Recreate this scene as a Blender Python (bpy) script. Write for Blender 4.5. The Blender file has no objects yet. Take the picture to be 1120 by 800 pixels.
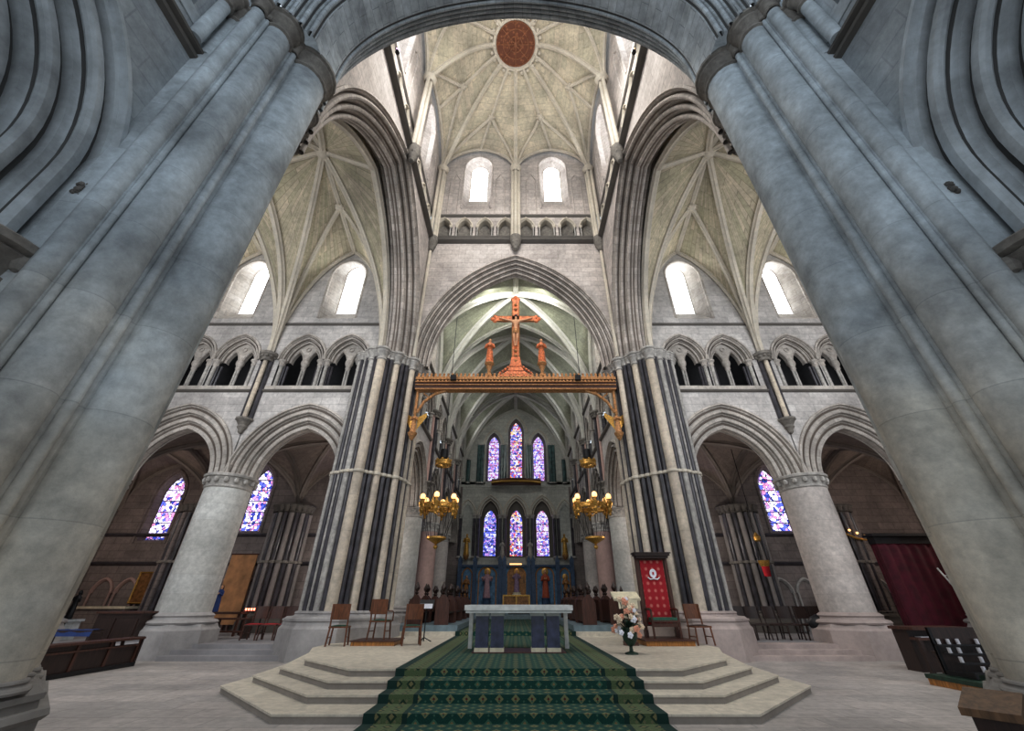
import bpy, math, random
from mathutils import Matrix, Vector
PI = math.pi
R = random.Random(7)
COL = bpy.context.scene.collection
sin, cos = math.sin, math.cos

# ------------------------------------------------------------------ materials
def newmat(name):
    m = bpy.data.materials.new(name); m.use_nodes = True
    nt = m.node_tree; b = nt.nodes['Principled BSDF']
    return m, nt, b
def N(nt, t, **kw):
    n = nt.nodes.new(t)
    for k, v in kw.items():
        if k in n.inputs: n.inputs[k].default_value = v
        else: setattr(n, k, v)
    return n
def L(nt, a, b): nt.links.new(a, b)
def c4(c): return (c[0], c[1], c[2], 1)
def ramp(nt, stops):
    r = nt.nodes.new('ShaderNodeValToRGB'); e = r.color_ramp.elements
    while len(e) < len(stops): e.new(0.5)
    for i, (p, c) in enumerate(stops): e[i].position = p; e[i].color = c4(c)
    return r
def stone(name, c1, c2, mortar=None, bw=.85, bh=.36, rough=.85, stain=.35, ms=.012, nscale=.5):
    m, nt, b = newmat(name)
    b.inputs['Roughness'].default_value = rough
    tc = N(nt, 'ShaderNodeNewGeometry')
    n1 = N(nt, 'ShaderNodeTexNoise', Scale=nscale, Detail=6.0, Roughness=.62); L(nt, tc.outputs['Position'], n1.inputs['Vector'])
    n2 = N(nt, 'ShaderNodeTexNoise', Scale=6.0, Detail=5.0, Roughness=.7); L(nt, tc.outputs['Position'], n2.inputs['Vector'])
    if mortar:
        uv = N(nt, 'ShaderNodeUVMap'); uv.uv_map = 'UVMap'
        br = N(nt, 'ShaderNodeTexBrick', Scale=1.0)
        br.inputs['Color1'].default_value = c4(c1); br.inputs['Color2'].default_value = c4(c2)
        br.inputs['Mortar'].default_value = c4(mortar); br.inputs['Mortar Size'].default_value = ms
        br.inputs['Brick Width'].default_value = bw; br.inputs['Row Height'].default_value = bh
        L(nt, uv.outputs[0], br.inputs['Vector']); base = br.outputs['Color']
    else:
        r0 = ramp(nt, [(.3, c1), (.7, c2)]); L(nt, n2.outputs['Fac'], r0.inputs[0]); base = r0.outputs[0]
    rs = ramp(nt, [(.32, (1-stain,)*3), (.62, (1.08, 1.08, 1.08))]); L(nt, n1.outputs['Fac'], rs.inputs[0])
    r2 = ramp(nt, [(.3, (.74, .74, .74)), (.7, (1.12, 1.11, 1.10))]); L(nt, n2.outputs['Fac'], r2.inputs[0])
    mx = N(nt, 'ShaderNodeMixRGB', blend_type='MULTIPLY'); mx.inputs[0].default_value = 1
    L(nt, base, mx.inputs[1]); L(nt, rs.outputs[0], mx.inputs[2])
    my = N(nt, 'ShaderNodeMixRGB', blend_type='MULTIPLY'); my.inputs[0].default_value = 1
    L(nt, mx.outputs[0], my.inputs[1]); L(nt, r2.outputs[0], my.inputs[2])
    L(nt, my.outputs[0], b.inputs['Base Color'])
    bp = N(nt, 'ShaderNodeBump', Strength=.25, Distance=.03); L(nt, n2.outputs['Fac'], bp.inputs['Height']); L(nt, bp.outputs[0], b.inputs['Normal'])
    return m
def plain(name, c, rough=.5, metal=0, var=.25, scale=4, emit=0, emc=None):
    m, nt, b = newmat(name)
    b.inputs['Roughness'].default_value = rough; b.inputs['Metallic'].default_value = metal
    tc = N(nt, 'ShaderNodeTexCoord')
    n1 = N(nt, 'ShaderNodeTexNoise', Scale=float(scale), Detail=4.0); L(nt, tc.outputs['Object'], n1.inputs['Vector'])
    r = ramp(nt, [(.3, tuple(x*(1-var) for x in c)), (.7, tuple(min(1, x*(1+var)) for x in c))])
    L(nt, n1.outputs['Fac'], r.inputs[0]); L(nt, r.outputs[0], b.inputs['Base Color'])
    if emit:
        b.inputs['Emission Color'].default_value = c4(emc or c); b.inputs['Emission Strength'].default_value = emit
    return m
def wood(name, c, rough=.45):
    m, nt, b = newmat(name); b.inputs['Roughness'].default_value = rough
    tc = N(nt, 'ShaderNodeTexCoord'); mp = N(nt, 'ShaderNodeMapping'); mp.inputs['Scale'].default_value = (9, 9, 1.2)
    L(nt, tc.outputs['Object'], mp.inputs[0])
    n1 = N(nt, 'ShaderNodeTexNoise', Scale=2.5, Detail=5.0, Distortion=1.0); L(nt, mp.outputs[0], n1.inputs['Vector'])
    r = ramp(nt, [(.3, tuple(x*.5 for x in c)), (.7, tuple(min(1, x*1.35) for x in c))])
    L(nt, n1.outputs['Fac'], r.inputs[0]); L(nt, r.outputs[0], b.inputs['Base Color'])
    return m
def glassmat(name, cols, scale, strength, lead=.06):
    m, nt, b = newmat(name)
    tc = N(nt, 'ShaderNodeTexCoord')
    vo = N(nt, 'ShaderNodeTexVoronoi', Scale=float(scale)); L(nt, tc.outputs['Object'], vo.inputs['Vector'])
    ve = N(nt, 'ShaderNodeTexVoronoi', Scale=float(scale)); ve.feature = 'DISTANCE_TO_EDGE'; L(nt, tc.outputs['Object'], ve.inputs['Vector'])
    sp = N(nt, 'ShaderNodeSeparateColor'); L(nt, vo.outputs['Color'], sp.inputs[0])
    n = len(cols); r = ramp(nt, [(i/n, c) for i, c in enumerate(cols)]); r.color_ramp.interpolation = 'CONSTANT'
    L(nt, sp.outputs[0], r.inputs[0])
    lt = N(nt, 'ShaderNodeMath', operation='GREATER_THAN'); lt.inputs[1].default_value = lead; L(nt, ve.outputs['Distance'], lt.inputs[0])
    # horizontal saddle bars
    sx = N(nt, 'ShaderNodeSeparateXYZ'); L(nt, tc.outputs['Object'], sx.inputs[0])
    md = N(nt, 'ShaderNodeMath', operation='PINGPONG'); md.inputs[1].default_value = .3; L(nt, sx.outputs['Z'], md.inputs[0])
    g2 = N(nt, 'ShaderNodeMath', operation='GREATER_THAN'); g2.inputs[1].default_value = .022; L(nt, md.outputs[0], g2.inputs[0])
    mu = N(nt, 'ShaderNodeMath', operation='MULTIPLY'); L(nt, lt.outputs[0], mu.inputs[0]); L(nt, g2.outputs[0], mu.inputs[1])
    mx = N(nt, 'ShaderNodeMixRGB'); mx.inputs[1].default_value = (.01, .01, .03, 1); L(nt, mu.outputs[0], mx.inputs[0]); L(nt, r.outputs[0], mx.inputs[2])
    L(nt, mx.outputs[0], b.inputs['Emission Color']); b.inputs['Emission Strength'].default_value = strength
    L(nt, mx.outputs[0], b.inputs['Base Color'])
    return m

M = {}
M['wall'] = stone('pale_ashlar', (.60, .575, .555), (.50, .475, .46), (.42, .40, .39), stain=.28)
M['arch'] = stone('arch_stone', (.58, .54, .50), (.48, .44, .40), (.36, .32, .29), bw=.9, bh=.36, ms=.008, stain=.35)
M['warmarch'] = stone('brown_grey_arch_stone', (.46, .41, .37), (.60, .55, .51), (.33, .28, .25), bw=1.1, bh=.38, ms=.008, stain=.35)
M['tower'] = stone('tower_ashlar', (.60, .55, .52), (.50, .455, .43), (.40, .36, .34), stain=.28)
M['vault'] = stone('vault_ashlar', (.66, .58, .45), (.47, .44, .31), (.34, .30, .22), bw=1.3, bh=.30, stain=.48, nscale=.30, ms=.014)
M['lvault'] = stone('lantern_vault_ashlar', (.68, .61, .49), (.56, .52, .41), (.44, .40, .31), bw=1.2, bh=.44, stain=.35, nscale=.5)
M['eastwall'] = stone('east_wall_ashlar', (.60, .61, .56), (.52, .53, .49), (.42, .43, .40), stain=.3)
M['rib'] = stone('rib_stone', (.66, .61, .53), (.56, .51, .43), stain=.2)
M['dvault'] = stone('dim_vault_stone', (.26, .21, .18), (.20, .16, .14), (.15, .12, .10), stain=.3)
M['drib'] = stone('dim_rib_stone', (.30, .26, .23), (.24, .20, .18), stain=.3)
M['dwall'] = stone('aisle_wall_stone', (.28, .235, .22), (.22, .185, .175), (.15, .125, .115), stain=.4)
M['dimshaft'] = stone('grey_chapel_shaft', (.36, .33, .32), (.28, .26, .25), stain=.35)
M['cvault'] = stone('choir_vault_stone', (.42, .43, .33), (.33, .34, .27), (.27, .28, .22), bw=1.1, bh=.34, stain=.35)
M['crib'] = stone('choir_rib_stone', (.66, .65, .60), (.56, .55, .51), stain=.2)
M['near'] = stone('blue_grey_pier_stone', (.60, .61, .605), (.52, .535, .535), (.44, .455, .46), bw=40, bh=1.15, ms=.006, stain=.5, nscale=.8)
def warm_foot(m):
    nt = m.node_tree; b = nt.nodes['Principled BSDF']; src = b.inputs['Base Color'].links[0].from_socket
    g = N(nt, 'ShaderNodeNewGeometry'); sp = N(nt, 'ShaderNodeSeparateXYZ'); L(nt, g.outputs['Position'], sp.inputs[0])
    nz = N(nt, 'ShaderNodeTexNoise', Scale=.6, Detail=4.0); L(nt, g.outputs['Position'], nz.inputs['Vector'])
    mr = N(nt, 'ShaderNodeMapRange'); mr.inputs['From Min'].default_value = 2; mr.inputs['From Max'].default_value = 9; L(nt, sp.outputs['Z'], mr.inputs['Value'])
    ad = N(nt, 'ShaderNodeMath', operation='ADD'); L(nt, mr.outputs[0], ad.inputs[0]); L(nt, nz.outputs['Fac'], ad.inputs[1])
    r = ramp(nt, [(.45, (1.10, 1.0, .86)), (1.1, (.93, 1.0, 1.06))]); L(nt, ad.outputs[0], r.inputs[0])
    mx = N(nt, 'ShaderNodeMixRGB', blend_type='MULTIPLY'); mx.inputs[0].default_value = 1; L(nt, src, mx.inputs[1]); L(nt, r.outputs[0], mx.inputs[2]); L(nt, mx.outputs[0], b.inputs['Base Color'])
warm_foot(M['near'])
M['nearwall'] = stone('blue_grey_ashlar', (.50, .54, .56), (.44, .48, .51), (.40, .43, .46), bw=.9, stain=.4)
M['nearbase'] = stone('grey_pier_base_stone', (.38, .36, .34), (.27, .26, .25), stain=.5)
M['navearch'] = stone('grey_blue_arch_stone', (.54, .58, .60), (.44, .48, .51), stain=.5, nscale=1.2)
M['neararch'] = stone('blue_grey_arch_stone', (.54, .58, .60), (.44, .48, .51), (.30, .33, .35), bw=.8, bh=.30, ms=.009, stain=.45, nscale=1.2)
M['hollow'] = stone('dark_moulding_stone', (.17, .155, .14), (.11, .10, .09), stain=.3)  # one dark tone for string courses, pier cores and lancet reveals
M['hollow2'] = stone('shade_toned_hollow_stone', (.24, .195, .165), (.17, .14, .12), stain=.3)  # shade in the moulding hollows, put into a darker stone colour
M['nearhollow'] = stone('shade_toned_near_hollow_stone', (.085, .085, .085), (.06, .06, .06), stain=.3)  # deep shade of the foreground arch hollows, painted as near-black stone
M['capital'] = stone('weathered_capital_stone', (.20, .18, .16), (.30, .28, .25), stain=.4)
M['cap'] = stone('carved_capital_stone', (.40, .38, .36), (.54, .52, .49), stain=.3)
M['column'] = stone('column_drum_stone', (.60, .60, .58), (.54, .535, .51), (.48, .47, .45), bw=60, bh=.62, ms=.006, stain=.25)
M['warmcolumn'] = stone('warm_column_drum_stone', (.62, .57, .54), (.56, .51, .48), (.49, .44, .42), bw=60, bh=.62, ms=.006, stain=.25)
M['cream'] = stone('cream_shaft_stone', (.66, .58, .48), (.57, .50, .42), (.40, .34, .29), bw=60, bh=1.3, ms=.006, stain=.3)
M['base'] = stone('pier_base_stone', (.50, .48, .47), (.40, .38, .38), stain=.45)
M['basepink'] = stone('pinkish_pier_base_stone', (.56, .47, .44), (.45, .38, .36), stain=.35)
M['marble'] = plain('dark_purbeck_marble', (.048, .044, .052), .28, 0, .5, 3)
M['marbleg'] = plain('dark_green_marble', (.03, .07, .07), .25, 0, .5, 3)
M['pink'] = stone('pink_marble_shaft', (.52, .36, .32), (.45, .30, .27), stain=.2)
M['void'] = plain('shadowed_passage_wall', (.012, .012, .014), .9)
M['floor'] = stone('pale_floor_slabs', (.49, .45, .425), (.40, .375, .36), (.30, .28, .265), bw=1.2, bh=.6, ms=.012, stain=.28, rough=.55)
M['step'] = stone('pale_limestone_steps', (.64, .59, .50), (.57, .52, .44), (.50, .45, .38), bw=1.6, bh=5, ms=.006, stain=.15, rough=.6)
M['riser'] = stone('shade_toned_riser_stone', (.36, .32, .28), (.29, .26, .23), stain=.2)  # riser faces coloured darker to stand in for overhead-light shading
M['gstep'] = stone('grey_aisle_steps', (.36, .35, .36), (.28, .27, .28), stain=.3)
M['tealstep'] = plain('blue_grey_choir_step', (.16, .22, .25), .5)
M['wood'] = wood('red_brown_oak', (.075, .027, .017))
M['darkwood'] = wood('dark_stained_oak', (.028, .013, .010))
M['topwood'] = wood('brown_oak_top', (.13, .07, .035))
M['chair'] = wood('varnished_beech', (.15, .05, .02))
M['honey'] = wood('honey_oak', (.42, .17, .035))
M['gold'] = plain('gilding', (.60, .34, .08), .38, .6, .45, 20)
M['gilt'] = plain('gilt_wood', (.46, .23, .09), .5, .3, .5, 14)
M['rood'] = plain('painted_orange_gilt', (.56, .17, .06), .5, .2, .5, 9)
M['skin'] = plain('painted_pale_flesh', (.66, .36, .20), .6, 0, .15, 9)
M['red'] = plain('red_fabric', (.50, .008, .02), .8, 0, .25, 3)
M['crimson'] = plain('crimson_cloth', (.085, .005, .016), .8, 0, .4, 3)
M['white'] = plain('white_marble', (.62, .62, .60), .4, 0, .15, 6)
M['cream_cloth'] = plain('cream_cloth', (.66, .60, .45), .8)
M['indigo'] = plain('indigo_marble', (.035, .04, .085), .3, 0, .5, 5)
M['greenpad'] = plain('green_upholstery', (.03, .12, .08), .8)
M['blue'] = plain('blue_paint', (.07, .17, .30), .6, 0, .5, 5)
M['navy'] = plain('navy_paint', (.035, .07, .14), .6, 0, .4, 5)
M['bluecloth'] = plain('blue_cloth', (.015, .04, .16), .8)
M['black'] = plain('black_metal', (.01, .01, .012), .5, .3)
M['robe1'] = plain('pink_violet_robe', (.40, .24, .28), .7, 0, .3, 8)
M['robe2'] = plain('brick_red_robe', (.38, .07, .03), .7, 0, .3, 8)
M['robe3'] = plain('gold_brown_robe', (.30, .13, .035), .7, 0, .5, 8)
M['robe4'] = plain('violet_and_cream_robe', (.22, .15, .24), .7, 0, .5, 8)
M['leaf'] = plain('dark_green_leaves', (.010, .035, .02), .6, 0, .5, 9)
M['petal'] = plain('cream_petals', (.80, .66, .50), .7, 0, .2, 9)
M['petalw'] = plain('white_petals', (.82, .82, .88), .7, 0, .1, 9)
M['petalp'] = plain('peach_petals', (.75, .36, .24), .7, 0, .2, 9)
M['paper'] = plain('white_paper', (.62, .62, .66), .8, 0, .1)
M['flame'] = plain('warm_lamp_glow', (1, .55, .25), .5, 0, .05, 4, 6, (1, .5, .2))
M['bulb'] = plain('warm_bulb_glow', (1, .7, .4), .5, 0, .05, 4, 1.7, (1, .52, .20))
M['redglow'] = plain('red_votive_glow', (1, .2, .1), .5, 0, .05, 4, 5, (1, .2, .12))
M['icon'] = plain('gilded_icon_panel', (.24, .11, .035), .4, .3, .6, 6)
M['orangewall'] = plain('ochre_orange_panel', (.42, .20, .08), .7, 0, .4, 2)
M['clear'] = plain('bright_clear_glass', (1, 1, 1), .4, 0, .02, 4, 4.5, (.93, .97, 1))
W_, B1, B2, P1, R1, Y1 = (.85, .85, 1), (.12, .16, .75), (.03, .05, .35), (.5, .3, .75), (.75, .12, .15), (.9, .65, .35)
M['glass_blue'] = glassmat('blue_stained_glass', [W_, B1, (.4, .4, .95), B2, P1, (.65, .65, 1), B1, P1], 6.5, .95, .05)
M['glass_lilac'] = glassmat('lilac_stained_glass', [W_, P1, (.7, .58, .95), (.55, .2, .4), (.8, .78, 1), B1, P1, (.75, .62, .85)], 6.5, .95, .05)
M['glass_red'] = glassmat('red_and_blue_stained_glass', [R1, B1, (.7, .7, 1), P1, Y1, (.5, .25, .6), B2, W_], 6.5, .95, .05)
M['glass_side'] = glassmat('bright_side_stained_glass', [W_, B1, (.75, .72, 1), P1, (.8, .65, 1), (.6, .25, .45), B2, W_], 6, 1.35, .05)

def bossmat():
    m, nt, b = newmat('carved_brown_boss'); b.inputs['Roughness'].default_value = .7
    tc = N(nt, 'ShaderNodeTexCoord'); g = N(nt, 'ShaderNodeTexVoronoi', Scale=5.0); L(nt, tc.outputs['Object'], g.inputs['Vector'])
    r = ramp(nt, [(.05, (.36, .14, .06)), (.45, (.15, .045, .02))]); L(nt, g.outputs['Distance'], r.inputs[0]); L(nt, r.outputs[0], b.inputs['Base Color'])
    return m
M['boss'] = bossmat(); M['tracery'] = plain('carved_brown_tracery', (.26, .10, .045), .6, 0, .4, 8)
def throne_cloth():
    m, nt, b = newmat('red_patterned_hanging'); b.inputs['Roughness'].default_value = .85
    tc = N(nt, 'ShaderNodeTexCoord'); v = N(nt, 'ShaderNodeTexVoronoi', Scale=4.6); v.voronoi_dimensions = '2D'; v.inputs['Randomness'].default_value = 0.0
    sx_ = N(nt, 'ShaderNodeSeparateXYZ'); cx_ = N(nt, 'ShaderNodeCombineXYZ'); L(nt, tc.outputs['Object'], sx_.inputs[0]); L(nt, sx_.outputs['X'], cx_.inputs['X']); L(nt, sx_.outputs['Z'], cx_.inputs['Y']); L(nt, cx_.outputs[0], v.inputs['Vector'])
    r = ramp(nt, [(.0, (.60, .20, .17)), (.20, (.52, .10, .09)), (.28, (.36, .007, .016))]); L(nt, v.outputs['Distance'], r.inputs[0]); L(nt, r.outputs[0], b.inputs['Base Color'])
    return m
M['throne_cloth'] = throne_cloth()
def carpet(kind):
    # pattern laid out in the carpet's own UV metres: u across, v along the run
    m, nt, b = newmat('green_carpet_' + kind); b.inputs['Roughness'].default_value = .95
    uv = N(nt, 'ShaderNodeUVMap'); uv.uv_map = 'UVMap'
    mp = N(nt, 'ShaderNodeMapping'); L(nt, uv.outputs[0], mp.inputs[0])
    def vor(loc, sc, rad, soft, metric='MINKOWSKI'):
        p = N(nt, 'ShaderNodeMapping'); p.inputs['Location'].default_value = loc; p.inputs['Scale'].default_value = sc
        L(nt, uv.outputs[0], p.inputs[0])
        v = N(nt, 'ShaderNodeTexVoronoi', Scale=1.0); v.voronoi_dimensions = '2D'; v.inputs['Randomness'].default_value = 0; v.distance = 'MANHATTAN'
        L(nt, p.outputs[0], v.inputs['Vector'])
        r = ramp(nt, [(rad, (1, 1, 1)), (rad+soft, (0, 0, 0))]); L(nt, v.outputs['Distance'], r.inputs[0])
        return r.outputs[0]
    if kind == 'field':
        base, specs = (.003, .048, .036), [((0, 0, 0), (3.6, 4.0, 1), .24, .05, (.19, .20, .09)), ((.5, .5, 0), (3.6, 4.0, 1), .20, .04, (.05, .14, .085)), ((.5, .5, 0), (3.6, 4.0, 1), .08, .03, (.22, .16, .07)), ((0, .25, 0), (7.2, 8.0, 1), .12, .05, (.04, .12, .08)), ((0, 0, 0), (3.6, 4.0, 1), .08, .03, (.10, .02, .015))]
    else:
        base, specs = (.085, .125, .055), [((0, 0, 0), (4.2, 4.2, 1), .34, .05, (.012, .035, .02)), ((0, 0, 0), (4.2, 4.2, 1), .16, .04, (.20, .18, .08)), ((.5, .5, 0), (8.4, 8.4, 1), .2, .04, (.16, .16, .08))]
    cur = None
    nz = N(nt, 'ShaderNodeTexNoise', Scale=60.0); L(nt, uv.outputs[0], nz.inputs['Vector'])
    for loc, sc, rad, soft, colr in specs:
        f = vor(loc, sc, rad, soft); mx = N(nt, 'ShaderNodeMixRGB'); L(nt, f, mx.inputs[0])
        if cur is None: mx.inputs[1].default_value = c4(base)
        else: L(nt, cur, mx.inputs[1])
        mx.inputs[2].default_value = c4(colr); cur = mx.outputs[0]
    r2 = ramp(nt, [(.3, (.7, .7, .7)), (.7, (1.2, 1.2, 1.2))]); L(nt, nz.outputs['Fac'], r2.inputs[0])
    my = N(nt, 'ShaderNodeMixRGB', blend_type='MULTIPLY'); my.inputs[0].default_value = 1; L(nt, cur, my.inputs[1]); L(nt, r2.outputs[0], my.inputs[2])
    L(nt, my.outputs[0], b.inputs['Base Color'])
    return m
M['cfield'] = carpet('field'); M['cborder'] = carpet('border')
M['cdark'] = plain('dark_green_carpet_edge', (.003, .028, .022), .95)

# ------------------------------------------------------------------ mesh builder
class MB:
    def __init__(s, mat=None): s.v = []; s.f = []; s.m = mat or Matrix.Identity(4); s.mi = {}; s.uvv = {}
    def pt(s, p): s.v.append(tuple(s.m @ Vector(p))); return len(s.v)-1
    def face(s, pts): s.f.append([s.pt(p) for p in pts])
    def box(s, x0, x1, y0, y1, z0, z1):
        i = [s.pt((x, y, z)) for z in (z0, z1) for y in (y0, y1) for x in (x0, x1)]
        for a in ((0, 2, 3, 1), (4, 5, 7, 6), (0, 1, 5, 4), (2, 6, 7, 3), (0, 4, 6, 2), (1, 3, 7, 5)): s.f.append([i[k] for k in a])
        return s
    def grid(s, rows, closed=False):
        ids = [[s.pt(p) for p in r] for r in rows]
        n = len(rows[0])
        for a in range(len(rows)-1):
            for b in range(n if closed else n-1):
                c = (b+1) % n
                s.f.append([ids[a][b], ids[a][c], ids[a+1][c], ids[a+1][b]])
        return s
    def prism(s, poly, z0, z1, poly2=None):
        p2 = poly2 or poly; n = len(poly)
        a = [s.pt((x, y, z0)) for x, y in poly]; b = [s.pt((x, y, z1)) for x, y in p2]
        for i in range(n): j = (i+1) % n; s.f.append([a[i], a[j], b[j], b[i]])
        s.f.append(a[::-1]); s.f.append(b)
        return s
    def lathe(s, cx, cy, prof, seg=20, a0=0, a1=2*PI, sy=1):
        full = abs(a1-a0-2*PI) < 1e-6; n = seg if full else seg+1
        rows = [[(cx+r*cos(a0+(a1-a0)*k/seg), cy+sy*r*sin(a0+(a1-a0)*k/seg), z) for k in range(n)] for r, z in prof]
        s.grid(rows, closed=full)
        return s
    def cyl(s, cx, cy, r, z0, z1, seg=16, r2=None):
        return s.lathe(cx, cy, [(0.001, z0), (r, z0), (r2 if r2 is not None else r, z1), (0.001, z1)], seg)
    def tube(s, path, r, seg=8, rz=None, close=False, lobe=0):
        P = [Vector(p) for p in path]; rows = []
        n = len(P); up = Vector((0, 0, 1)); prev = None
        for i, p in enumerate(P):
            if close: d = (P[(i+1) % n]-P[i-1]).normalized()
            else: d = (P[min(i+1, n-1)]-P[max(i-1, 0)]).normalized()
            if prev is None:
                a = d.cross(up)
                if a.length < .05: a = d.cross(Vector((1, 0, 0)))
            else: a = prev - d*prev.dot(d)
            a.normalize(); prev = a; b = a.cross(d).normalized()
            rr = r[i] if isinstance(r, (list, tuple)) else r
            rows.append([tuple(p + (a*cos(2*PI*k/seg) + b*(rz or 1)*sin(2*PI*k/seg))*rr*(1-lobe+2*lobe*(k % 2 if seg == 12 else 0))) for k in range(seg)])
        if close: rows.append(rows[0])
        s.grid(rows, closed=True)
        if not close:
            s.f.append([s.pt(q) for q in rows[0]]); s.f.append([s.pt(q) for q in rows[-1][::-1]])
        return s
    def ball(s, c, r, seg=12, rings=8, sc=(1, 1, 1)):
        rows = [[(c[0]+sc[0]*r*sin(PI*j/rings)*cos(2*PI*k/seg), c[1]+sc[1]*r*sin(PI*j/rings)*sin(2*PI*k/seg), c[2]+sc[2]*r*cos(PI*j/rings)) for k in range(seg)] for j in range(rings+1)]
        return s.grid(rows, closed=True)
    def build(s, name, mat, parent=None, smooth=35, uvscale=1):
        me = bpy.data.meshes.new(name); me.from_pydata(s.v, [], s.f); me.update()
        uv = me.uv_layers.new(name='UVMap'); vs = me.vertices; lp = me.loops; d = uv.data
        for p in me.polygons:
            n = p.normal
            if abs(n.z) > .9: t = Vector((1, 0, 0)); w = Vector((0, 1, 0))
            else:
                t = Vector((-n.y, n.x, 0)).normalized(); w = n.cross(t)
                if w.z < 0: w = -w
                if abs(n.z) < .3: w = Vector((0, 0, 1))
            for li in p.loop_indices:
                co = vs[lp[li].vertex_index].co
                vi = lp[li].vertex_index
                d[li].uv = s.uvv[vi] if vi in s.uvv else (co.dot(t)*uvscale, co.dot(w)*uvscale)
        if isinstance(mat, (list, tuple)):
            for q in mat: me.materials.append(q)
        else: me.materials.append(mat)
        if s.mi and len(me.materials) > 1:
            for k, v_ in s.mi.items(): me.polygons[k].material_index = v_
        if smooth:
            me.shade_smooth(); me.set_sharp_from_angle(angle=math.radians(smooth))
        o = bpy.data.objects.new(name, me); COL.objects.link(o)
        if parent:
            o.parent = parent
            o.matrix_parent_inverse = Matrix.Translation(-Vector(parent.location)) if parent.type == 'EMPTY' else Matrix.Identity(4)
        return o
def tag(o, label=None, cat=None, group=None, kind=None):
    if label: o['label'] = label
    if cat: o['category'] = cat
    if group: o['group'] = group
    if kind: o['kind'] = kind
    return o
def thing(name, label, cat, loc=(0, 0, 0), group=None):
    o = bpy.data.objects.new(name, None); COL.objects.link(o); o.location = loc; o.empty_display_size = .2
    return tag(o, label, cat, group)
def lthing(name, label, cat, loc, rz=0, group=None):
    """thing whose parts are built in its own local space"""
    o = thing(name, label, cat, loc, group); o.rotation_euler = (0, 0, rz); return o
def lpart(mb, name, mat, parent, smooth=35):
    o = mb.build(name, mat, None, smooth); o.parent = parent; return o
def dup(root, loc, rz=None, label=None, group=None, sc=None):
    r = root.copy(); COL.objects.link(r); r.location = loc
    if rz is not None: r.rotation_euler = (0, 0, rz)
    if sc: r.scale = sc
    if label: r['label'] = label
    if group: r['group'] = group
    for ch in list(root.children):
        c = ch.copy(); COL.objects.link(c); c.parent = r
        for g in list(ch.children):
            d = g.copy(); COL.objects.link(d); d.parent = c
    return r
ntrim = [0]
def struct(mb, name, mat, label, cat, smooth=35):
    if name == 'trim': ntrim[0] += 1; name = 'trim_%d' % ntrim[0]
    return tag(mb.build(name, mat, None, smooth), label, cat, None, 'structure')

# ------------------------------------------------------------------ gothic helpers
def arch(a, r, d=0, n=14, stilt=0):
    """pointed arch outline from left springing to right springing, offset outwards by d"""
    R0 = (a*a+r*r)/(2*a); off = R0-a; Rr = R0+d
    pm = math.acos(max(-1, min(1, off/Rr)))
    right = [(-off+Rr*cos(pm*i/n), stilt+Rr*sin(pm*i/n)) for i in range(n+1)]
    if stilt: right = [(a+d, 0)] + right
    return [(-x, z) for x, z in right] + [(x, z) for x, z in right[::-1]][1:]
def arch_apex(a, r, d=0, stilt=0):
    R0 = (a*a+r*r)/(2*a); return stilt+math.sqrt((R0+d)**2-(R0-a)**2)
class Prof(list):
    def __init__(s, P, H): super().__init__(P); s.H = H
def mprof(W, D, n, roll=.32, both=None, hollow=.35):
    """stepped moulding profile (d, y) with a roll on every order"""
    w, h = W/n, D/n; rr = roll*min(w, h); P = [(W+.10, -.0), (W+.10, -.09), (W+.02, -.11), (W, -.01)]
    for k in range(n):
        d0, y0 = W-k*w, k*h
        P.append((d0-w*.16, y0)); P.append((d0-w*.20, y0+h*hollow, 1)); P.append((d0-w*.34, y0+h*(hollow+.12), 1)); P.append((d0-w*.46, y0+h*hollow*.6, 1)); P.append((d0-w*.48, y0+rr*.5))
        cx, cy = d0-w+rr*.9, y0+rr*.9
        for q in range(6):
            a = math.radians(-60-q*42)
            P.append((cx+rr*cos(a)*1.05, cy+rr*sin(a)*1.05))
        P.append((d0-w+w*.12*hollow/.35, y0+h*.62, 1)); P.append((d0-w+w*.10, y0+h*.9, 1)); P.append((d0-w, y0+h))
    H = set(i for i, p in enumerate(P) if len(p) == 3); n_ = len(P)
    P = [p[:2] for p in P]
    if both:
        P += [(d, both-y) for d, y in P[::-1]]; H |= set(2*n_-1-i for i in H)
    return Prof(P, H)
def ring(mb, cx, zs, a, r, prof, stilt=0, n=14):
    rows = []
    for d, y in prof: rows.append([(cx+x, y, zs+z) for x, z in arch(a, r, d, n, stilt)])
    f0 = len(mb.f); v0 = len(mb.v); mb.grid(rows); m_ = len(rows[0])-1
    # voussoir joints: u runs across the moulding, v along the arch
    A0 = arch(a, r, .4, n, stilt); arc = [0.0]
    for k in range(m_): arc.append(arc[-1]+math.hypot(A0[k+1][0]-A0[k][0], A0[k+1][1]-A0[k][1]))
    cum = 0.0
    for i_, row in enumerate(rows):
        if i_: cum += math.hypot(prof[i_][0]-prof[i_-1][0], prof[i_][1]-prof[i_-1][1])
        for k in range(m_+1): mb.uvv[v0+i_*(m_+1)+k] = (cum+5.3, arc[k])
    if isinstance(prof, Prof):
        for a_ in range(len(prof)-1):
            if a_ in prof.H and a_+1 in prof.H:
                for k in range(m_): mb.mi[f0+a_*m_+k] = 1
def outline(cx, hw, zb, zs, rise, n=8):
    return [(cx-hw, zb)] + [(cx+x, zs+z) for x, z in arch(hw, rise, 0, n)] + [(cx+hw, zb)]
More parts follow.
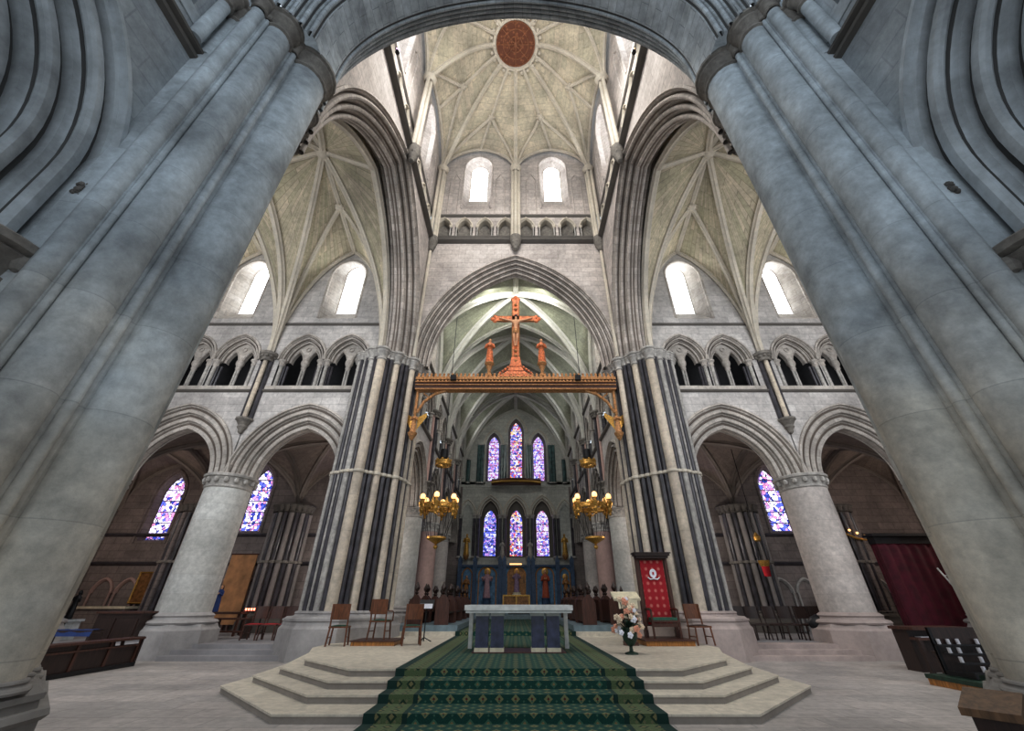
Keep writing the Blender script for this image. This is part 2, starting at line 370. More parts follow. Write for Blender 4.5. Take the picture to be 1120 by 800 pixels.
def wall_arch(mb, x0, x1, z0, ztop, cx, zs, a, r, y=0, d=0, n=14, stilt=0):
    """flat wall from x0..x1 up to ztop with a pointed opening"""
    A = [(cx+x, zs+z) for x, z in arch(a, r, d, n, stilt)]
    mb.grid([[(x, y, z) for x, z in A], [(x, y, ztop) for x, z in A]])
    xa, xb = A[0][0], A[-1][0]
    if x0 < xa-1e-4: mb.face([(x0, y, z0), (xa, y, z0), (xa, y, ztop), (x0, y, ztop)])
    if x1 > xb+1e-4: mb.face([(xb, y, z0), (x1, y, z0), (x1, y, ztop), (xb, y, ztop)])
def loft(mb, A, ya, B, yb, closed=True):
    mb.grid([[(x, ya, z) for x, z in A], [(x, yb, z) for x, z in B]], closed=closed)
def fill(mb, A, y):
    n = len(A); m = n//2
    for i in range(m): 
        j = n-1-i
        if j-1 > i+1: mb.face([(A[i][0], y, A[i][1]), (A[i+1][0], y, A[i+1][1]), (A[j-1][0], y, A[j-1][1]), (A[j][0], y, A[j][1])])
        elif j-1 == i+1: mb.face([(A[i][0], y, A[i][1]), (A[i+1][0], y, A[i+1][1]), (A[j][0], y, A[j][1])])
def frame(o, ex, ey):
    m = Matrix.Identity(4)
    for i in range(3): m[i][0] = ex[i]; m[i][1] = ey[i]; m[i][3] = o[i]
    return m

ZSP, ZS1, ZS2 = 6.1, 10.05, 13.9            # arcade springing, string courses
A_IN, A_R, A_W = 1.72, 2.2, 1.0             # arcade arch
nwin = [0]
def pane(Mx, A, y, glass, fr, label, cxz):
    """window_n: stone/lead frame with its glass"""
    nwin[0] += 1
    fb = MB(Mx)
    zc = (A[0][1]+max(z for x, z in A))/2; xc = cxz
    B = [((x-xc)*.93+xc, (z-zc)*.985+zc) for x, z in A]
    loft(fb, A, y-.04, B, y-.04); loft(fb, B, y-.04, B, y+.02)
    f = tag(fb.build('window_%d' % nwin[0], fr), label, 'window', None, 'structure')
    g = MB(Mx); fill(g, A, y); go = g.build('glass', glass, f, smooth=0)
    return f
shaft_mesh = {}
def bay(Mx, cx, w, wallmb, arch_mat, side, idx, win=True, tri=True, wallmat_back=None, zt=20.6, trimlabel='', zsp=None, stilt=0, orders=3, D=.40, T=1.0):
    zsp = ZSP if zsp is None else zsp
    x0, x1 = cx-w/2, cx+w/2
    # arcade arch
    t = MB(Mx); wc = min(A_W, w/2-A_IN)
    ring(t, cx, zsp, A_IN, A_R, mprof(wc, D, orders, both=T, hollow=.55), stilt, n=16)
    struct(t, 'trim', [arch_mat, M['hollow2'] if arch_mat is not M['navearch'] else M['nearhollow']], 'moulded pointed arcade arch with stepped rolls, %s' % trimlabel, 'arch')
    wall_arch(wallmb, x0, x1, zsp, ZS1, cx, zsp, A_IN, A_R, 0, wc+.02, 16, stilt)
    wall_arch(wallmb, x0, x1, zsp, ZS1, cx, zsp, A_IN, A_R, 1.0, wc+.02, 16, stilt)
    # triforium
    if tri:
        zs, tr = 11.75, MB(Mx); co_ = 1.09
        for sgn in (-1, 1):
            c = cx+sgn*co_; a, r = .77, 1.12
            ring(tr, c, zs, a, r, mprof(.30, .30, 2, hollow=.5), n=10)
            xa = cx if sgn > 0 else x0; xb = x1 if sgn > 0 else cx
            wall_arch(wallmb, xa, xb, ZS1, ZS2, c, zs, a, r, 0, .30, 10)
            # twin lancets with plate tracery, set back
            for s2 in (-1, 1):
                c2 = c+s2*.40
                ring(tr, c2, zs-.02, .27, .66, [(.10, .3), (.05, .25), (0, .3), (0, .5)], n=6)
                wall_arch(tr, c if s2 > 0 else c-.78, c+.78 if s2 > 0 else c, zs-.02, zs+1.2, c2, zs-.02, .27, .66, .30, .10, 6)
            tr.tube([(c+.11*cos(q), .27, zs+.78+.11*sin(q)) for q in [k*PI/4 for k in range(8)]], .03, 6, close=True)
            tr.lathe(c, .36, [(.05, zs-.45), (.13, zs-.3), (.12, zs-.2), (.19, zs-.06), (.19, zs+.06), (.12, zs+.3)], 10)
            for s2 in (-1, 1):
                tr.lathe(c+s2*.93, .08, [(.10, zs-.34), (.14, zs-.28), (.13, zs-.14), (.2, zs-.06), (.2, zs)], 10)
        tr.box(x0, x1, -.02, .6, ZS1, ZS1+.28)
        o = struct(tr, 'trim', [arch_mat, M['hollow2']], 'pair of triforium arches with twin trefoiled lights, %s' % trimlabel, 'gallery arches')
        for sgn in (-1, 1):
            c = cx+sgn*co_
            for k, (sx, sy, rr) in enumerate(((-.93, .06, .085), (.93, .06, .085), (-.73, .24, .06), (.73, .24, .06), (-.06, .36, .05), (.06, .36, .05), (-.81, .14, .05), (.81, .14, .05))):
                q = MB(Mx); q.cyl(c+sx, sy, rr, ZS1+.26, zs-.25, 8)
                q.build('shaft', M['cap'] if k in (0, 1, 4, 5) else M['marble'], o)
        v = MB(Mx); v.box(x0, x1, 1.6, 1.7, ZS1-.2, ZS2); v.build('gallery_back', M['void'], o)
    # clerestory
    if win:
        zi, ai, ri = 17.35, .98, 1.15
        oA = outline(cx, ai, 14.3, zi, ri); oB = outline(cx+0, .53, 15.2, 17.95, .75)
        wall_arch(wallmb, x0, x1, 14.3, zt, cx, zi, ai, ri, 0, 0, 8)
        wallmb.face([(x0, 0, ZS2), (x1, 0, ZS2), (x1, 0, 14.3), (x0, 0, 14.3)])
        rv = MB(Mx); loft(rv, oA, 0, oB, .75)
        # nook roll round the opening
        rv.tube([(x, .03, z) for x, z in outline(cx, ai+.02, 14.35, zi, ri)], .07, 6)
        f = pane(Mx, oB, .78, M['clear'], M['arch'], 'bright clear clerestory lancet, %s' % trimlabel, cx)
        rv.build('reveal', arch_mat, f)

def p_curve(t, k=1.36):
    Rr = (1+k*k)/2; t = min(1, abs(t)); return math.sqrt(max(0, Rr*Rr-(t+Rr-1)**2))/k
def vault(cx, cy, a, b, zs, H, dome, wmat, rmat, label, rr=.14, tierc=True, skip=(), tJ=.5, boss=True, sh=.0):
    """quadripartite vault over a bay: four webs, ribs as parts"""
    web = MB()
    def zz(x, y): 
        tx, ty = abs(x)/a, abs(y)/b
        return zs + H*p_curve(min(tx, ty)) + dome*(1-max(tx, ty))
    n = 14
    for ax in (0, 1):
        for sg in (-1, 1):
            rows = []
            for i in range(n+1):
                t = .02+(.98*i/n)
                row = []
                for j in range(2*n+1):
                    s_ = -1+j/n; s_ = math.copysign(1-(1-abs(s_))**1.5, s_) if False else s_
                    x, y = (a*t*s_, sg*b*t) if ax == 0 else (sg*a*t, b*t*s_)
                    row.append((cx+x, cy+y, zz(x, y)))
                rows.append(row)
            web.grid(rows)
    o = tag(web.build('ceiling', wmat, None, 50), label, 'vault', None, 'structure')
    # coursed masonry: courses run parallel to the ridges
    me = o.data; uvl = me.uv_layers['UVMap'].data; cellv = (n+1)*(2*n+1)
    arc = [0.0]
    for j in range(2*n): 
        s0, s1 = -1+j/n, -1+(j+1)/n; arc.append(arc[-1]+math.hypot((s1-s0), H/a*(p_curve(s1)-p_curve(s0))))
    for lp_ in me.loops:
        vi = lp_.vertex_index; cell, k_ = divmod(vi, cellv); i_, j_ = divmod(k_, 2*n+1); t_ = .02+.98*i_/n
        wdt, dep = (a, b) if cell < 2 else (b, a)
        uvl[lp_.index].uv = (dep*t_+wdt*.31*cell, arc[j_]*a*(t_**.5 if False else 1))
    def rib(pts, r=rr, nm='rib'):
        q = MB(); q.tube([(cx+x, cy+y, z-r*.5) for x, y, z in pts], r, 12, lobe=.14)
        q.build(nm, rmat, o, 25)
    m = 22
    S = [sin(PI/2*i/m) for i in range(m+1)]        # denser near the springing
    for sx in (-1, 1):
        for sy in (-1, 1):
            rib([(sx*a*t, sy*b*t, zs+H*p_curve(t)+dome*(1-t)) for t in S], rr)
            if tierc:
                if ('tx' not in skip):
                    rib([(sx*a*(1-u), sy*b*(1-(1-tJ)*u), zz(a*(1-u), b*(1-(1-tJ)*u))) for u in [1-q for q in S]], rr*.8)
    for sy in (-1, 1):
        if 'y%+d' % sy in skip: continue
        rib([(a*t, sy*b, zs+H*p_curve(t)) for t in [-q for q in S[::-1]]+S[1:]], rr*.7)
    for sx in (-1, 1):
        if 'x%+d' % sx in skip: continue
        rib([(sx*a, b*t, zs+H*p_curve(t)) for t in [-q for q in S[::-1]]+S[1:]], rr*1.15)
    rib([(0, b*t, zs+H+dome*(1-abs(t))) for t in (-1, -.5, 0, .5, 1)], rr*.85)
    rib([(a*t, 0, zs+H+dome*(1-abs(t))) for t in (-1, -.5, 0, .5, 1)], rr*.85)
    if boss:
        def carved(x, y, z, r):
            q = MB()
            q.ball((cx+x, cy+y, z), r, 12, 8, (1, 1, .7))
            for k in range(8): q.ball((cx+x+r*.85*cos(k*PI/4), cy+y+r*.85*sin(k*PI/4), z-.02), r*.38, 6, 5)
            q.build('boss', rmat, o)
        carved(0, 0, zs+H+dome-.2, .3)
        if tierc:
            for sy in (-1, 1): carved(0, sy*b*tJ, zs+H+dome*(1-tJ)-.15, .22)
    return o

# ------------------------------------------------------------------ pier builders
CAPB = [(0, -.55), (.0, -.5), (.05, -.44), (.02, -.36), (.06, -.2), (.16, -.1), (.16, -.02), (.2, 0), (.2, .07), (.15, .12)]
def cap_prof(r, z, k=1.0): return [(r+.0, z-.5*k), (r+.05*k, z-.46*k), (r+.05*k, z-.42*k), (r+.01, z-.38*k), (r+.04*k, z-.2*k), (r+.13*k, z-.08*k), (r+.13*k, z), (r+.19*k, z+.03*k), (r+.19*k, z+.12*k), (r+.12*k, z+.17*k), (.01, z+.17*k)]
def base_prof(r, z, k=1.0): return [(r+.22*k, z), (r+.24*k, z+.06*k), (r+.2*k, z+.12*k), (r+.12*k, z+.15*k), (r+.09*k, z+.2*k), (r+.12*k, z+.24*k), (r+.1*k, z+.29*k), (r, z+.32*k)]
def round_column(loc, r, zc, label, z0=0, plinth=1.15, group=None, mat='column', bmat='base', pr=1.0, cmat='cap'):
    t = thing('round_column', label, 'column', (loc[0], loc[1], z0), group)
    x, y = loc
    q = MB(); oc = lambda rr: [(x+rr*cos(PI/8+k*PI/4), y+rr*sin(PI/8+k*PI/4)) for k in range(8)]
    h = plinth
    q.prism(oc(r*1.55*pr), z0, z0+h*.62, oc(r*1.52*pr)); q.prism(oc(r*1.52*pr), z0+h*.62, z0+h*.68, oc(r*1.42*pr)); q.prism(oc(r*1.42*pr), z0+h*.68, z0+h*.76, oc(r*1.36*pr))
    q.lathe(x, y, [(r*1.36, z0+h*.76), (r*1.4, z0+h*.8), (r*1.34, z0+h*.85), (r*1.18, z0+h*.88), (r*1.16, z0+h*.92), (r*1.2, z0+h*.96), (r*1.12, z0+h), (r*1.02, z0+h+.05)], 32)
    q.build('base', M[bmat], t)
    MB().lathe(x, y, [(r*1.02, z0+h), (r*1.01, z0+h+1.5), (r*1.0, zc-.5)], 36).build('shaft', M[mat], t)
    q = MB(); q.lathe(x, y, [(r*1.0, zc-.52), (r*1.05, zc-.48), (r*1.05, zc-.43), (r, zc-.40), (r*1.02, zc-.3), (r*1.10, zc-.17), (r*1.14, zc-.14), (r*1.1, zc-.11), (r*1.19, zc-.08), (r*1.21, zc+.0), (r*1.15, zc+.04), (.01, zc+.04)], 36)
    for k in range(16):
        a = 2*PI*k/16; q.ball((x+r*1.1*cos(a), y+r*1.1*sin(a), zc-.22), .09*r/.8, 6, 4, (1, 1, 1.3))
    q.build('capital', M[cmat], t)
    return t

def compound_pier(name, label, sx, shafts, core, plinth, zbase, ztop, capk, mats, ring_z=None, group=None, bk=.8, taper=0):
    """shafts: (x, y, r, kind)"""
    cxm = sx*sum(p[0] for p in core)/len(core); cym = sum(p[1] for p in core)/len(core)
    t = thing(name, label, 'column', (cxm, cym, 0), group)
    MB().prism([(sx*x, y) for x, y in core], .3, ztop+.1).build('core', M[mats['core']], t, smooth=0)
    q = MB(); pc = (cxm, cym)
    P = [(sx*x, y) for x, y in plinth]; sc = lambda k: [(pc[0]+(x-pc[0])*k, pc[1]+(y-pc[1])*k) for x, y in P]
    q.prism(sc(1.0), 0, zbase*.66, sc(.99)); q.prism(sc(.99), zbase*.66, zbase*.72, sc(.955)); q.prism(sc(.955), zbase*.72, zbase*.82, sc(.94)); q.prism(sc(.96), zbase*.82, zbase*.87); q.prism(sc(.94), zbase*.87, zbase*.92, sc(.90))
    if bk < .5:
        for z_ in (.14, .42, .70): q.prism(sc(1.035), z_, z_+.05, sc(1.02)); q.prism(sc(1.0), z_-.04, z_, sc(1.035))
    for x, y, r, k in shafts: q.lathe(sx*x, y, base_prof(r-(taper if r > .4 else 0), zbase*(.84 if bk > .5 else .9), bk), 14)
    q.build('base', M[mats['base']], t)
    for x, y, r, k in shafts:
        MB().lathe(sx*x, y, [(r-(taper if r > .4 else 0), zbase), (r, ztop-.4)], 20 if r > .15 else 12).build('shaft', M[mats[k]], t)
    q = MB()
    for x, y, r, k in shafts: q.lathe(sx*x, y, cap_prof(r, ztop-.05, capk*(1 if r > .13 else .7)), 18)
    q.build('capital', M[mats['cap']], t)
    if ring_z:
        q = MB()
        for x, y, r, k in shafts: q.lathe(sx*x, y, [(r, ring_z-.07), (r+.05, ring_z-.05), (r+.06, ring_z), (r+.05, ring_z+.05), (r, ring_z+.07)], 16)
        q.build('annulet', M[mats.get('ring', 'rib')], t)
    return t

# ------------------------------------------------------------------ architecture
HC = 11.1                                    # centre of the crossing along the church
fr_east = frame((0, 16.4, 0), (1, 0, 0), (0, 1, 0))
side_word = {-1: 'left', 1: 'right'}
# transept east walls
for sx in (-1, 1):
    fp = MB(frame((sx*6.66, HC, 0), (0, 1, 0), (sx, 0, 0))); wall_arch(fp, -5.6, 5.6, 12.0, 21, 0, 12.0, 5.2, 7.1, 0, 0, 20)
    struct(fp, 'wall_%s_transept_crossing' % {-1: 'north', 1: 'south'}[sx], M['vault'], 'wall over the opening from the crossing, %s transept' % side_word[sx], 'wall', smooth=0)
    wm = MB(fr_east); nm = {-1: 'north', 1: 'south'}[sx]
    for k, c in enumerate((9.35, 14.75)):
        bay(fr_east, sx*c, 5.4, wm, M['arch'], sx, k, trimlabel=['nearest the crossing, ', 'outer bay, '][k] + '%s transept' % side_word[sx])
    struct(wm, 'wall_%s_transept_east' % nm, M['wall'], 'pale ashlar upper wall above the %s transept arches' % side_word[sx], 'wall', smooth=0)
    q = MB(fr_east)
    for z, hgt, pr in ((ZS1, .09, .10), (ZS2, .08, .09)):
        a0, a1 = sorted((sx*6.7, sx*17.45))
        q.grid([[(x, -y_, z+zz_) for x in (a0, a1)] for y_, zz_ in ((0, -.07), (pr*.6, -.04), (pr, 0), (pr, hgt*.6), (0, hgt))])
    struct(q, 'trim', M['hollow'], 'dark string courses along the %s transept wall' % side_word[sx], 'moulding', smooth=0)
    w2 = MB(); a0, a1 = sorted((sx*17.5, sx*17.9)); w2.box(a0, a1, 5.2, 18, 0, 21)
    struct(w2, 'wall_%s_transept_end' % nm, M['wall'], 'end wall of the %s transept' % side_word[sx], 'wall', smooth=0)
    # vaults
    vault(sx*9.35, HC, 2.7, 5.2, 12.0, 7.1, 1.35, M['vault'], M['rib'], 'ribbed stone vault bay beside the crossing, %s transept' % side_word[sx])
    vault(sx*14.75, HC, 2.7, 5.2, 12.0, 7.1, 1.35, M['vault'], M['rib'], 'ribbed stone vault of the outer bay, %s transept' % side_word[sx], skip=('x%+d' % (-sx),))
    # wall shafts and corbel between bays
    def wallshaft(X, Yf, label, zb=8.6, mats=('marble', 'cream', 'marble'), dirv=(0, -1), zt=12.0, rad=.1):
        t = thing('vault_shaft', label, 'column', (X, Yf, zb), 'wall shafts carrying the vault ribs')
        tx, ty = dirv[1], dirv[0]
        offs = ((-.2, .0), (0, .14), (.2, .0))
        for (o_, f_), mt in zip(offs, mats):
            px_, py_ = X+tx*o_+dirv[0]*f_, Yf+ty*o_+dirv[1]*f_
            MB().cyl(px_, py_, rad, zb, zt-.3, 10).build('shaft', M[mt], t)
        q = MB(); q.lathe(X+dirv[0]*.05, Yf+dirv[1]*.05, [(.01, zb-.7), (.1, zb-.62), (.12, zb-.5), (.2, zb-.4), (.18, zb-.3), (.3, zb-.12), (.36, zb-.08), (.36, zb), (.01, zb+.02)], 14); q.build('corbel', M['capital'], t)
        q = MB(); q.lathe(X+dirv[0]*.05, Yf+dirv[1]*.05, [(.26, zt-.42), (.30, zt-.38), (.27, zt-.3), (.32, zt-.16), (.42, zt-.1), (.44, zt+.02), (.3, zt+.08)], 14)
        for k in range(10): q.ball((X+dirv[0]*.05+.33*cos(k*.628), Yf+dirv[1]*.05+.33*sin(k*.628), zt-.2), .07, 6, 4)
        q.build('capital', M['capital'], t)
        return t
    wallshaft(sx*12.05, 16.36, 'triple shaft on a carved corbel between the two %s transept bays' % side_word[sx])
    round_column((sx*12.05, 16.9), .84, ZSP, 'massive round pale stone column of the %s transept arcade' % side_word[sx], plinth=1.25, pr=1.03, mat='column' if sx < 0 else 'warmcolumn', bmat='base' if sx < 0 else 'basepink')
    round_column((sx*17.5, 16.9), .74, ZSP, 'round respond at the outer end of the %s transept arcade' % side_word[sx], plinth=1.25, pr=1.0)

# tower walls with the crossing arches
def tower_wall(Mx, hw, nm, word, ai=4.35, ri=6.39, W=.85):
    z0 = 11.95; hx = hw+.4
    wl = MB(Mx)
    n = 20
    prof = mprof(W, .74, 3 if ai > 4.5 else 4, both=1.5, hollow=.5)
    rg = MB(Mx); ring(rg, 0, z0, ai, ri, prof, n=n)
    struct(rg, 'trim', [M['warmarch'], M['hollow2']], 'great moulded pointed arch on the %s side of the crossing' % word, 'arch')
    wall_arch(wl, -hx, hx, z0, 20.45, 0, z0, ai, ri, 0, W+.02, n)
    wall_arch(wl, -hx, hx, z0, 20.45, 0, z0, ai, ri, 1.5, W+.02, n)
    wl.box(-hw, hw, -.0, 1.5, 20.45, 20.5)
    # gallery stage
    na = 8; sp = 2*hw/na
    tr = MB(Mx)
    for k in range(na):
        c = -hw+sp*(k+.5)
        ring(tr, c, 22.05, .42, .78, [(.16, .25), (.16, .18), (.08, .16), (.05, .22), (0, .28), (0, .65)], n=6)
        wall_arch(wl, c-sp/2, c+sp/2, 21.2, 23.15, c, 22.05, .42, .78, .25, .14, 6)
        for xx in (-.46, .46): tr.lathe(c+xx, .2, [(.05, 22.0), (.1, 22.1), (.11, 22.16)], 8)
    wl.face([(-hw, .25, 20.5), (hw, .25, 20.5), (hw, .25, 21.25), (-hw, .25, 21.25)])
    g = struct(tr, 'trim', M['rib'], 'row of small pointed gallery arches, %s wall of the lantern' % word, 'gallery arches')
    for k in range(na):
        c = -hw+sp*(k+.5)
        for xx in (-.46, .46): MB(Mx).cyl(c+xx, .2, .045, 21.25, 22.05, 8).build('shaft', M['cap'], g)
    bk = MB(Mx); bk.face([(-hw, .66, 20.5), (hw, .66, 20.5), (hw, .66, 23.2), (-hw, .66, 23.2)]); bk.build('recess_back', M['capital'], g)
    # string mouldings
    st = MB(Mx)
    for z, pr in ((20.45, .22), (21.2, .0), (23.15, .05)):
        st.grid([[(x, .0-y_+(.25 if z > 21 else 0), z+zz_) for x in (-hw, hw)] for y_, zz_ in ((-.05, -.14), (pr*.6, -.08), (pr+.04, 0), (pr+.04, .1), (-.1, .16))])
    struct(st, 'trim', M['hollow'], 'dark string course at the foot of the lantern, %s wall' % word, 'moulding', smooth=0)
    # windows
    for c in (-hw/2, hw/2):
        oA = outline(c, .98, 23.9, 28.55, 1.25); oB = outline(c, .62, 25.6, 28.85, .75)
        x0, x1 = (-hx, 0) if c < 0 else (0, hx)
        wall_arch(wl, x0, x1, 23.9, 31.5, c, 28.55, .98, 1.25, .25, 0, 8)
        wl.face([(x0, .25, 23.1), (x1, .25, 23.1), (x1, .25, 23.9), (x0, .25, 23.9)])
        rv = MB(Mx); loft(rv, oA, .25, oA, .55); loft(rv, oA, .55, oB, .95); rv.tube([(x, .26, z) for x, z in outline(c, 1.0, 23.95, 28.55, 1.25)], .07, 6)
        f = pane(Mx, oB, .97, M['clear'], M['rib'], 'bright clear lancet of the lantern, %s half of its %s wall' % ('left' if (c < 0) else 'right', word), c)
        rv.build('reveal', M['tower'], f)
        # flanking blind strips
        sf = MB(Mx)
        for xx in (-1.55, 1.55):
            sf.tube([(c+xx-.32, .24, 23.3), (c+xx-.32, .24, 27.0), (c+xx, .24, 27.6), (c+xx+.32, .24, 27.0), (c+xx+.32, .24, 23.3)], .05, 6)
        sf.build('blind_moulding', M['tower'], f)
    struct(wl, 'wall_%s_lantern' % nm, M['tower'], 'ashlar wall of the lantern tower, %s side' % word, 'wall', smooth=0)
tower_wall(frame((0, 16.8, 0), (1, 0, 0), (0, 1, 0)), 5.25, 'east', 'far', 4.5, 6.5, .7)
tower_wall(frame((-5.2, HC, 0), (0, 1, 0), (-1, 0, 0)), 5.7, 'north', 'left', 4.9, 7.15, .8)
tower_wall(frame((5.2, HC, 0), (0, 1, 0), (1, 0, 0)), 5.7, 'south', 'right', 4.9, 7.15, .8)
# near (west) crossing arch
mw = frame((0, 5.2, 0), (1, 0, 0), (0, -1, 0))
rg = MB(mw)
pf = mprof(.60, .62, 4, both=2.1, hollow=.5)
ring(rg, 0, 12.1, 4.36, 4.7, pf, stilt=.8, n=30)
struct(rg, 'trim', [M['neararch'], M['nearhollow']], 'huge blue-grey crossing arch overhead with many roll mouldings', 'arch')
wl = MB(mw)
for y_ in (0, 2.1): wall_arch(wl, -7, 7, 12.1, 20.6, 0, 12.1, 4.36, 4.7, y_, .62, 30, .8)
struct(wl, 'wall_west_crossing', M['nearwall'], 'ashlar wall above the nearest crossing arch', 'wall', smooth=0)

# lantern vault
def lantern_vault():
    hx, hy = 5.2, 5.7; Z0, ZR, ZW = 27.6, 32.25, 30.3; rr = 1.32
    C0 = (0, HC)
    corners = [(-hx, hy), (0, hy), (hx, hy), (hx, 0), (hx, -hy), (0, -hy), (-hx, -hy), (-hx, 0)]
    def ringpt(x, y):
        l = math.hypot(x, y); return (x/l*rr, y/l*rr)
    web = MB(); ribs = []
    rise = lambda t: Z0+(ZR-Z0)*math.sin(min(1, t)*PI/2)**.9
    def surf(A, B, s_, t):
        wx, wy = A[0]+(B[0]-A[0])*(s_+1)/2, A[1]+(B[1]-A[1])*(s_+1)/2
        ra, rb = ringpt(*A), ringpt(*B); mx_, my_ = ra[0]+(rb[0]-ra[0])*(s_+1)/2, ra[1]+(rb[1]-ra[1])*(s_+1)/2
        rx, ry = ringpt(mx_, my_)
        x, y = wx+(rx-wx)*t, wy+(ry-wy)*t
        zr = rise(t); zc = ZW+(ZR-ZW)*t
        k = p_curve(s_, 1.15)
        return (x, C0[1]+y, zr+max(0, zc-zr)*k)
    for i in range(8):
        A, B = corners[i], corners[(i+1) % 8]
        web.grid([[surf(A, B, -1+2*j/20, t/14) for j in range(21)] for t in range(15)])
        ribs.append([surf(A, B, -1, t/16) for t in range(17)])
        ribs.append([surf(A, B, 0, t/4) for t in range(5)])
        for sg in (-1, 1): ribs.append([surf(A, B, sg*(1-u), .42*u) for u in [math.sin(PI/2*q/12)**1.3 for q in range(13)]])
        ribs.append([surf(A, B, math.copysign(math.sin(PI/2*abs(q)/10), q), 0) for q in range(-10, 11)])
    o = tag(web.build('ceiling', M['lvault'], None, 50), 'cream star vault high in the lantern tower', 'vault', None, 'structure')
    uvl = o.data.uv_layers['UVMap'].data
    for lp_ in o.data.loops:
        k_, c_ = divmod(lp_.vertex_index % 315, 21); uvl[lp_.index].uv = ((c_-10)*.24*(1-k_/20)+lp_.vertex_index//315*3.3, k_*.44)
    for k, p in enumerate(ribs):
        MB().tube([(x*.995, C0[1]+(y-C0[1])*.995, z-.08) for x, y, z in p], .13 if k % 5 == 0 else .095, 12, lobe=.14).build('rib', M['rib'], o, 25)
    for i in range(8):
        A, B = corners[i], corners[(i+1) % 8]; x, y, z = surf(A, B, 0, .42)
        q = MB(); q.ball((x, y, z-.12), .2, 10, 6)
        for k in range(6): q.ball((x+.2*cos(k), y+.2*sin(k), z-.12), .09, 6, 4)
        q.build('boss', M['rib'], o)
    q = MB(); q.tube([(rr*1.04*cos(k*PI/16), C0[1]+rr*1.04*sin(k*PI/16), ZR-.05) for k in range(32)], .13, 6, close=True)
    for k in range(24): q.ball((rr*1.2*cos(k*PI/12), C0[1]+rr*1.2*sin(k*PI/12), ZR-.16), .12, 6, 4)
    q.build('ring', M['rib'], o)
    t = thing('ceiling_boss', 'round dark brown carved wooden disc at the crown of the lantern vault', 'roof boss', (0, HC, ZR))
    MB().lathe(0, HC, [(.01, ZR-.02), (1.24, ZR-.02), (1.28, ZR+.05), (.01, ZR+.06)], 40).build('disc', M['boss'], t)
    q = MB()
    for rad in (.42, .8, 1.2): q.tube([(rad*cos(k*PI/20), HC+rad*sin(k*PI/20), ZR-.04) for k in range(40)], .035, 6, close=True)
    for k in range(8): q.tube([(.15*cos(k*PI/4), HC+.15*sin(k*PI/4), ZR-.05), (1.2*cos(k*PI/4), HC+1.2*sin(k*PI/4), ZR-.05)], .03, 6)
    q.ball((0, HC, ZR-.06), .16, 10, 6, (.8, 1.1, .5))
    q.build('carved_tracery', M['tracery'], t)
    # wall shafts of the lantern
    for i, (x, y) in enumerate(corners):
        if i in (4, 5, 6): continue
        l = math.hypot(x, y); ux, uy = x/l, y/l; corner = abs(x) > 1 and abs(y) > 1
        X, Y = x-ux*.22, C0[1]+y-uy*.22
        t = thing('lantern_shaft', 'clustered stone shaft %s' % ('in the far %s corner of the lantern' % ('left' if x < 0 else 'right') if corner else ['between the two far lantern windows', 'halfway along the right lantern wall', 'halfway along the left lantern wall'][[1, 3, 7].index(i)]), 'column', (X, Y, 20.5))
        for s_, f_ in ((-.2, 0), (0, .12), (.2, 0)):
            MB().cyl(X-uy*s_-ux*f_, Y+ux*s_-uy*f_, .11, 20.3, Z0-.3, 10).build('shaft', M['rib'], t)
        MB().lathe(X, Y, [(.26, Z0-.42), (.3, Z0-.36), (.28, Z0-.28), (.36, Z0-.1), (.4, Z0), (.3, Z0+.1)], 14).build('capital', M['rib'], t)
        q = MB(); q.lathe(X, Y, [(.02, 19.5), (.14, 19.6), (.16, 19.75), (.26, 19.95), (.3, 20.2), (.36, 20.4), (.36, 20.6)], 12)
        for k in range(6): q.ball((X+.22*cos(k), Y+.22*sin(k), 20.1), .1, 6, 4)
        q.build('corbel', M['capital'], t)
        if corner:
            MB().cyl(math.copysign(5.08, x), 16.66, .09, 12.1, 20.0, 10).build('lower_shaft', M['rib'], t)
lantern_vault()
for sx, m_, w in ((-1, 'violet', (1, .35, 1)), (1, 'amber', (1, .5, .15))):
    t = thing('spotlight', 'tiny glowing %s spotlight on the lantern ledge' % m_, 'lamp', (sx*4.8, 7.2, 20.7))
    MB().cyl(sx*4.8, 7.2, .09, 20.72, 20.86, 10).build('housing', M['black'], t)
    MB().ball((sx*4.8, 7.2, 20.93), .08, 10, 6).build('bulb', plain('%s_glow' % m_, w, .5, 0, .02, 4, 14, w), t)

# crossing piers, far side
ESH = [(4.88, 17.95, .15, 'p'), (4.90, 17.66, .09, 'm'), (4.93, 17.40, .13, 'p'), (4.98, 17.14, .10, 'm'), (5.12, 16.86, .15, 'p'), (5.36, 16.68, .11, 'm'), (5.52, 16.5, .10, 'm'),
       (5.76, 16.34, .16, 'p'), (5.95, 16.14, .10, 'm'), (6.12, 16.02, .10, 'm'), (6.34, 15.88, .2, 'p'), (6.58, 15.86, .11, 'm'), (6.80, 15.92, .14, 'c'), (7.0, 15.98, .11, 'm'), (7.18, 16.1, .07, 'c'), (7.32, 16.14, .10, 'm'), (7.5, 16.25, .10, 'c'),
       (7.62, 16.5, .1, 'm'), (7.7, 16.9, .16, 'c')]
ECORE = [(4.92, 18.4), (4.96, 17.6), (5.25, 16.98), (5.7, 16.5), (6.3, 16.05), (6.9, 16.1), (7.4, 16.35), (7.65, 16.9), (7.65, 18.4)]
EPL = [(4.5, 18.5), (4.55, 17.1), (5.75, 15.3), (7.15, 15.15), (8.05, 16.0), (8.15, 18.5)]
for sx in (-1, 1):
    compound_pier('compound_pier', 'clustered cream and black marble shafted pier at the far %s corner of the crossing' % side_word[sx], sx, ESH, ECORE, EPL, 1.30, 11.95, 1.0,
        {'p': 'cream', 'c': 'cap', 'm': 'marble', 'core': 'hollow', 'base': 'base' if sx < 0 else 'basepink', 'cap': 'cap'}, ring_z=6.15)
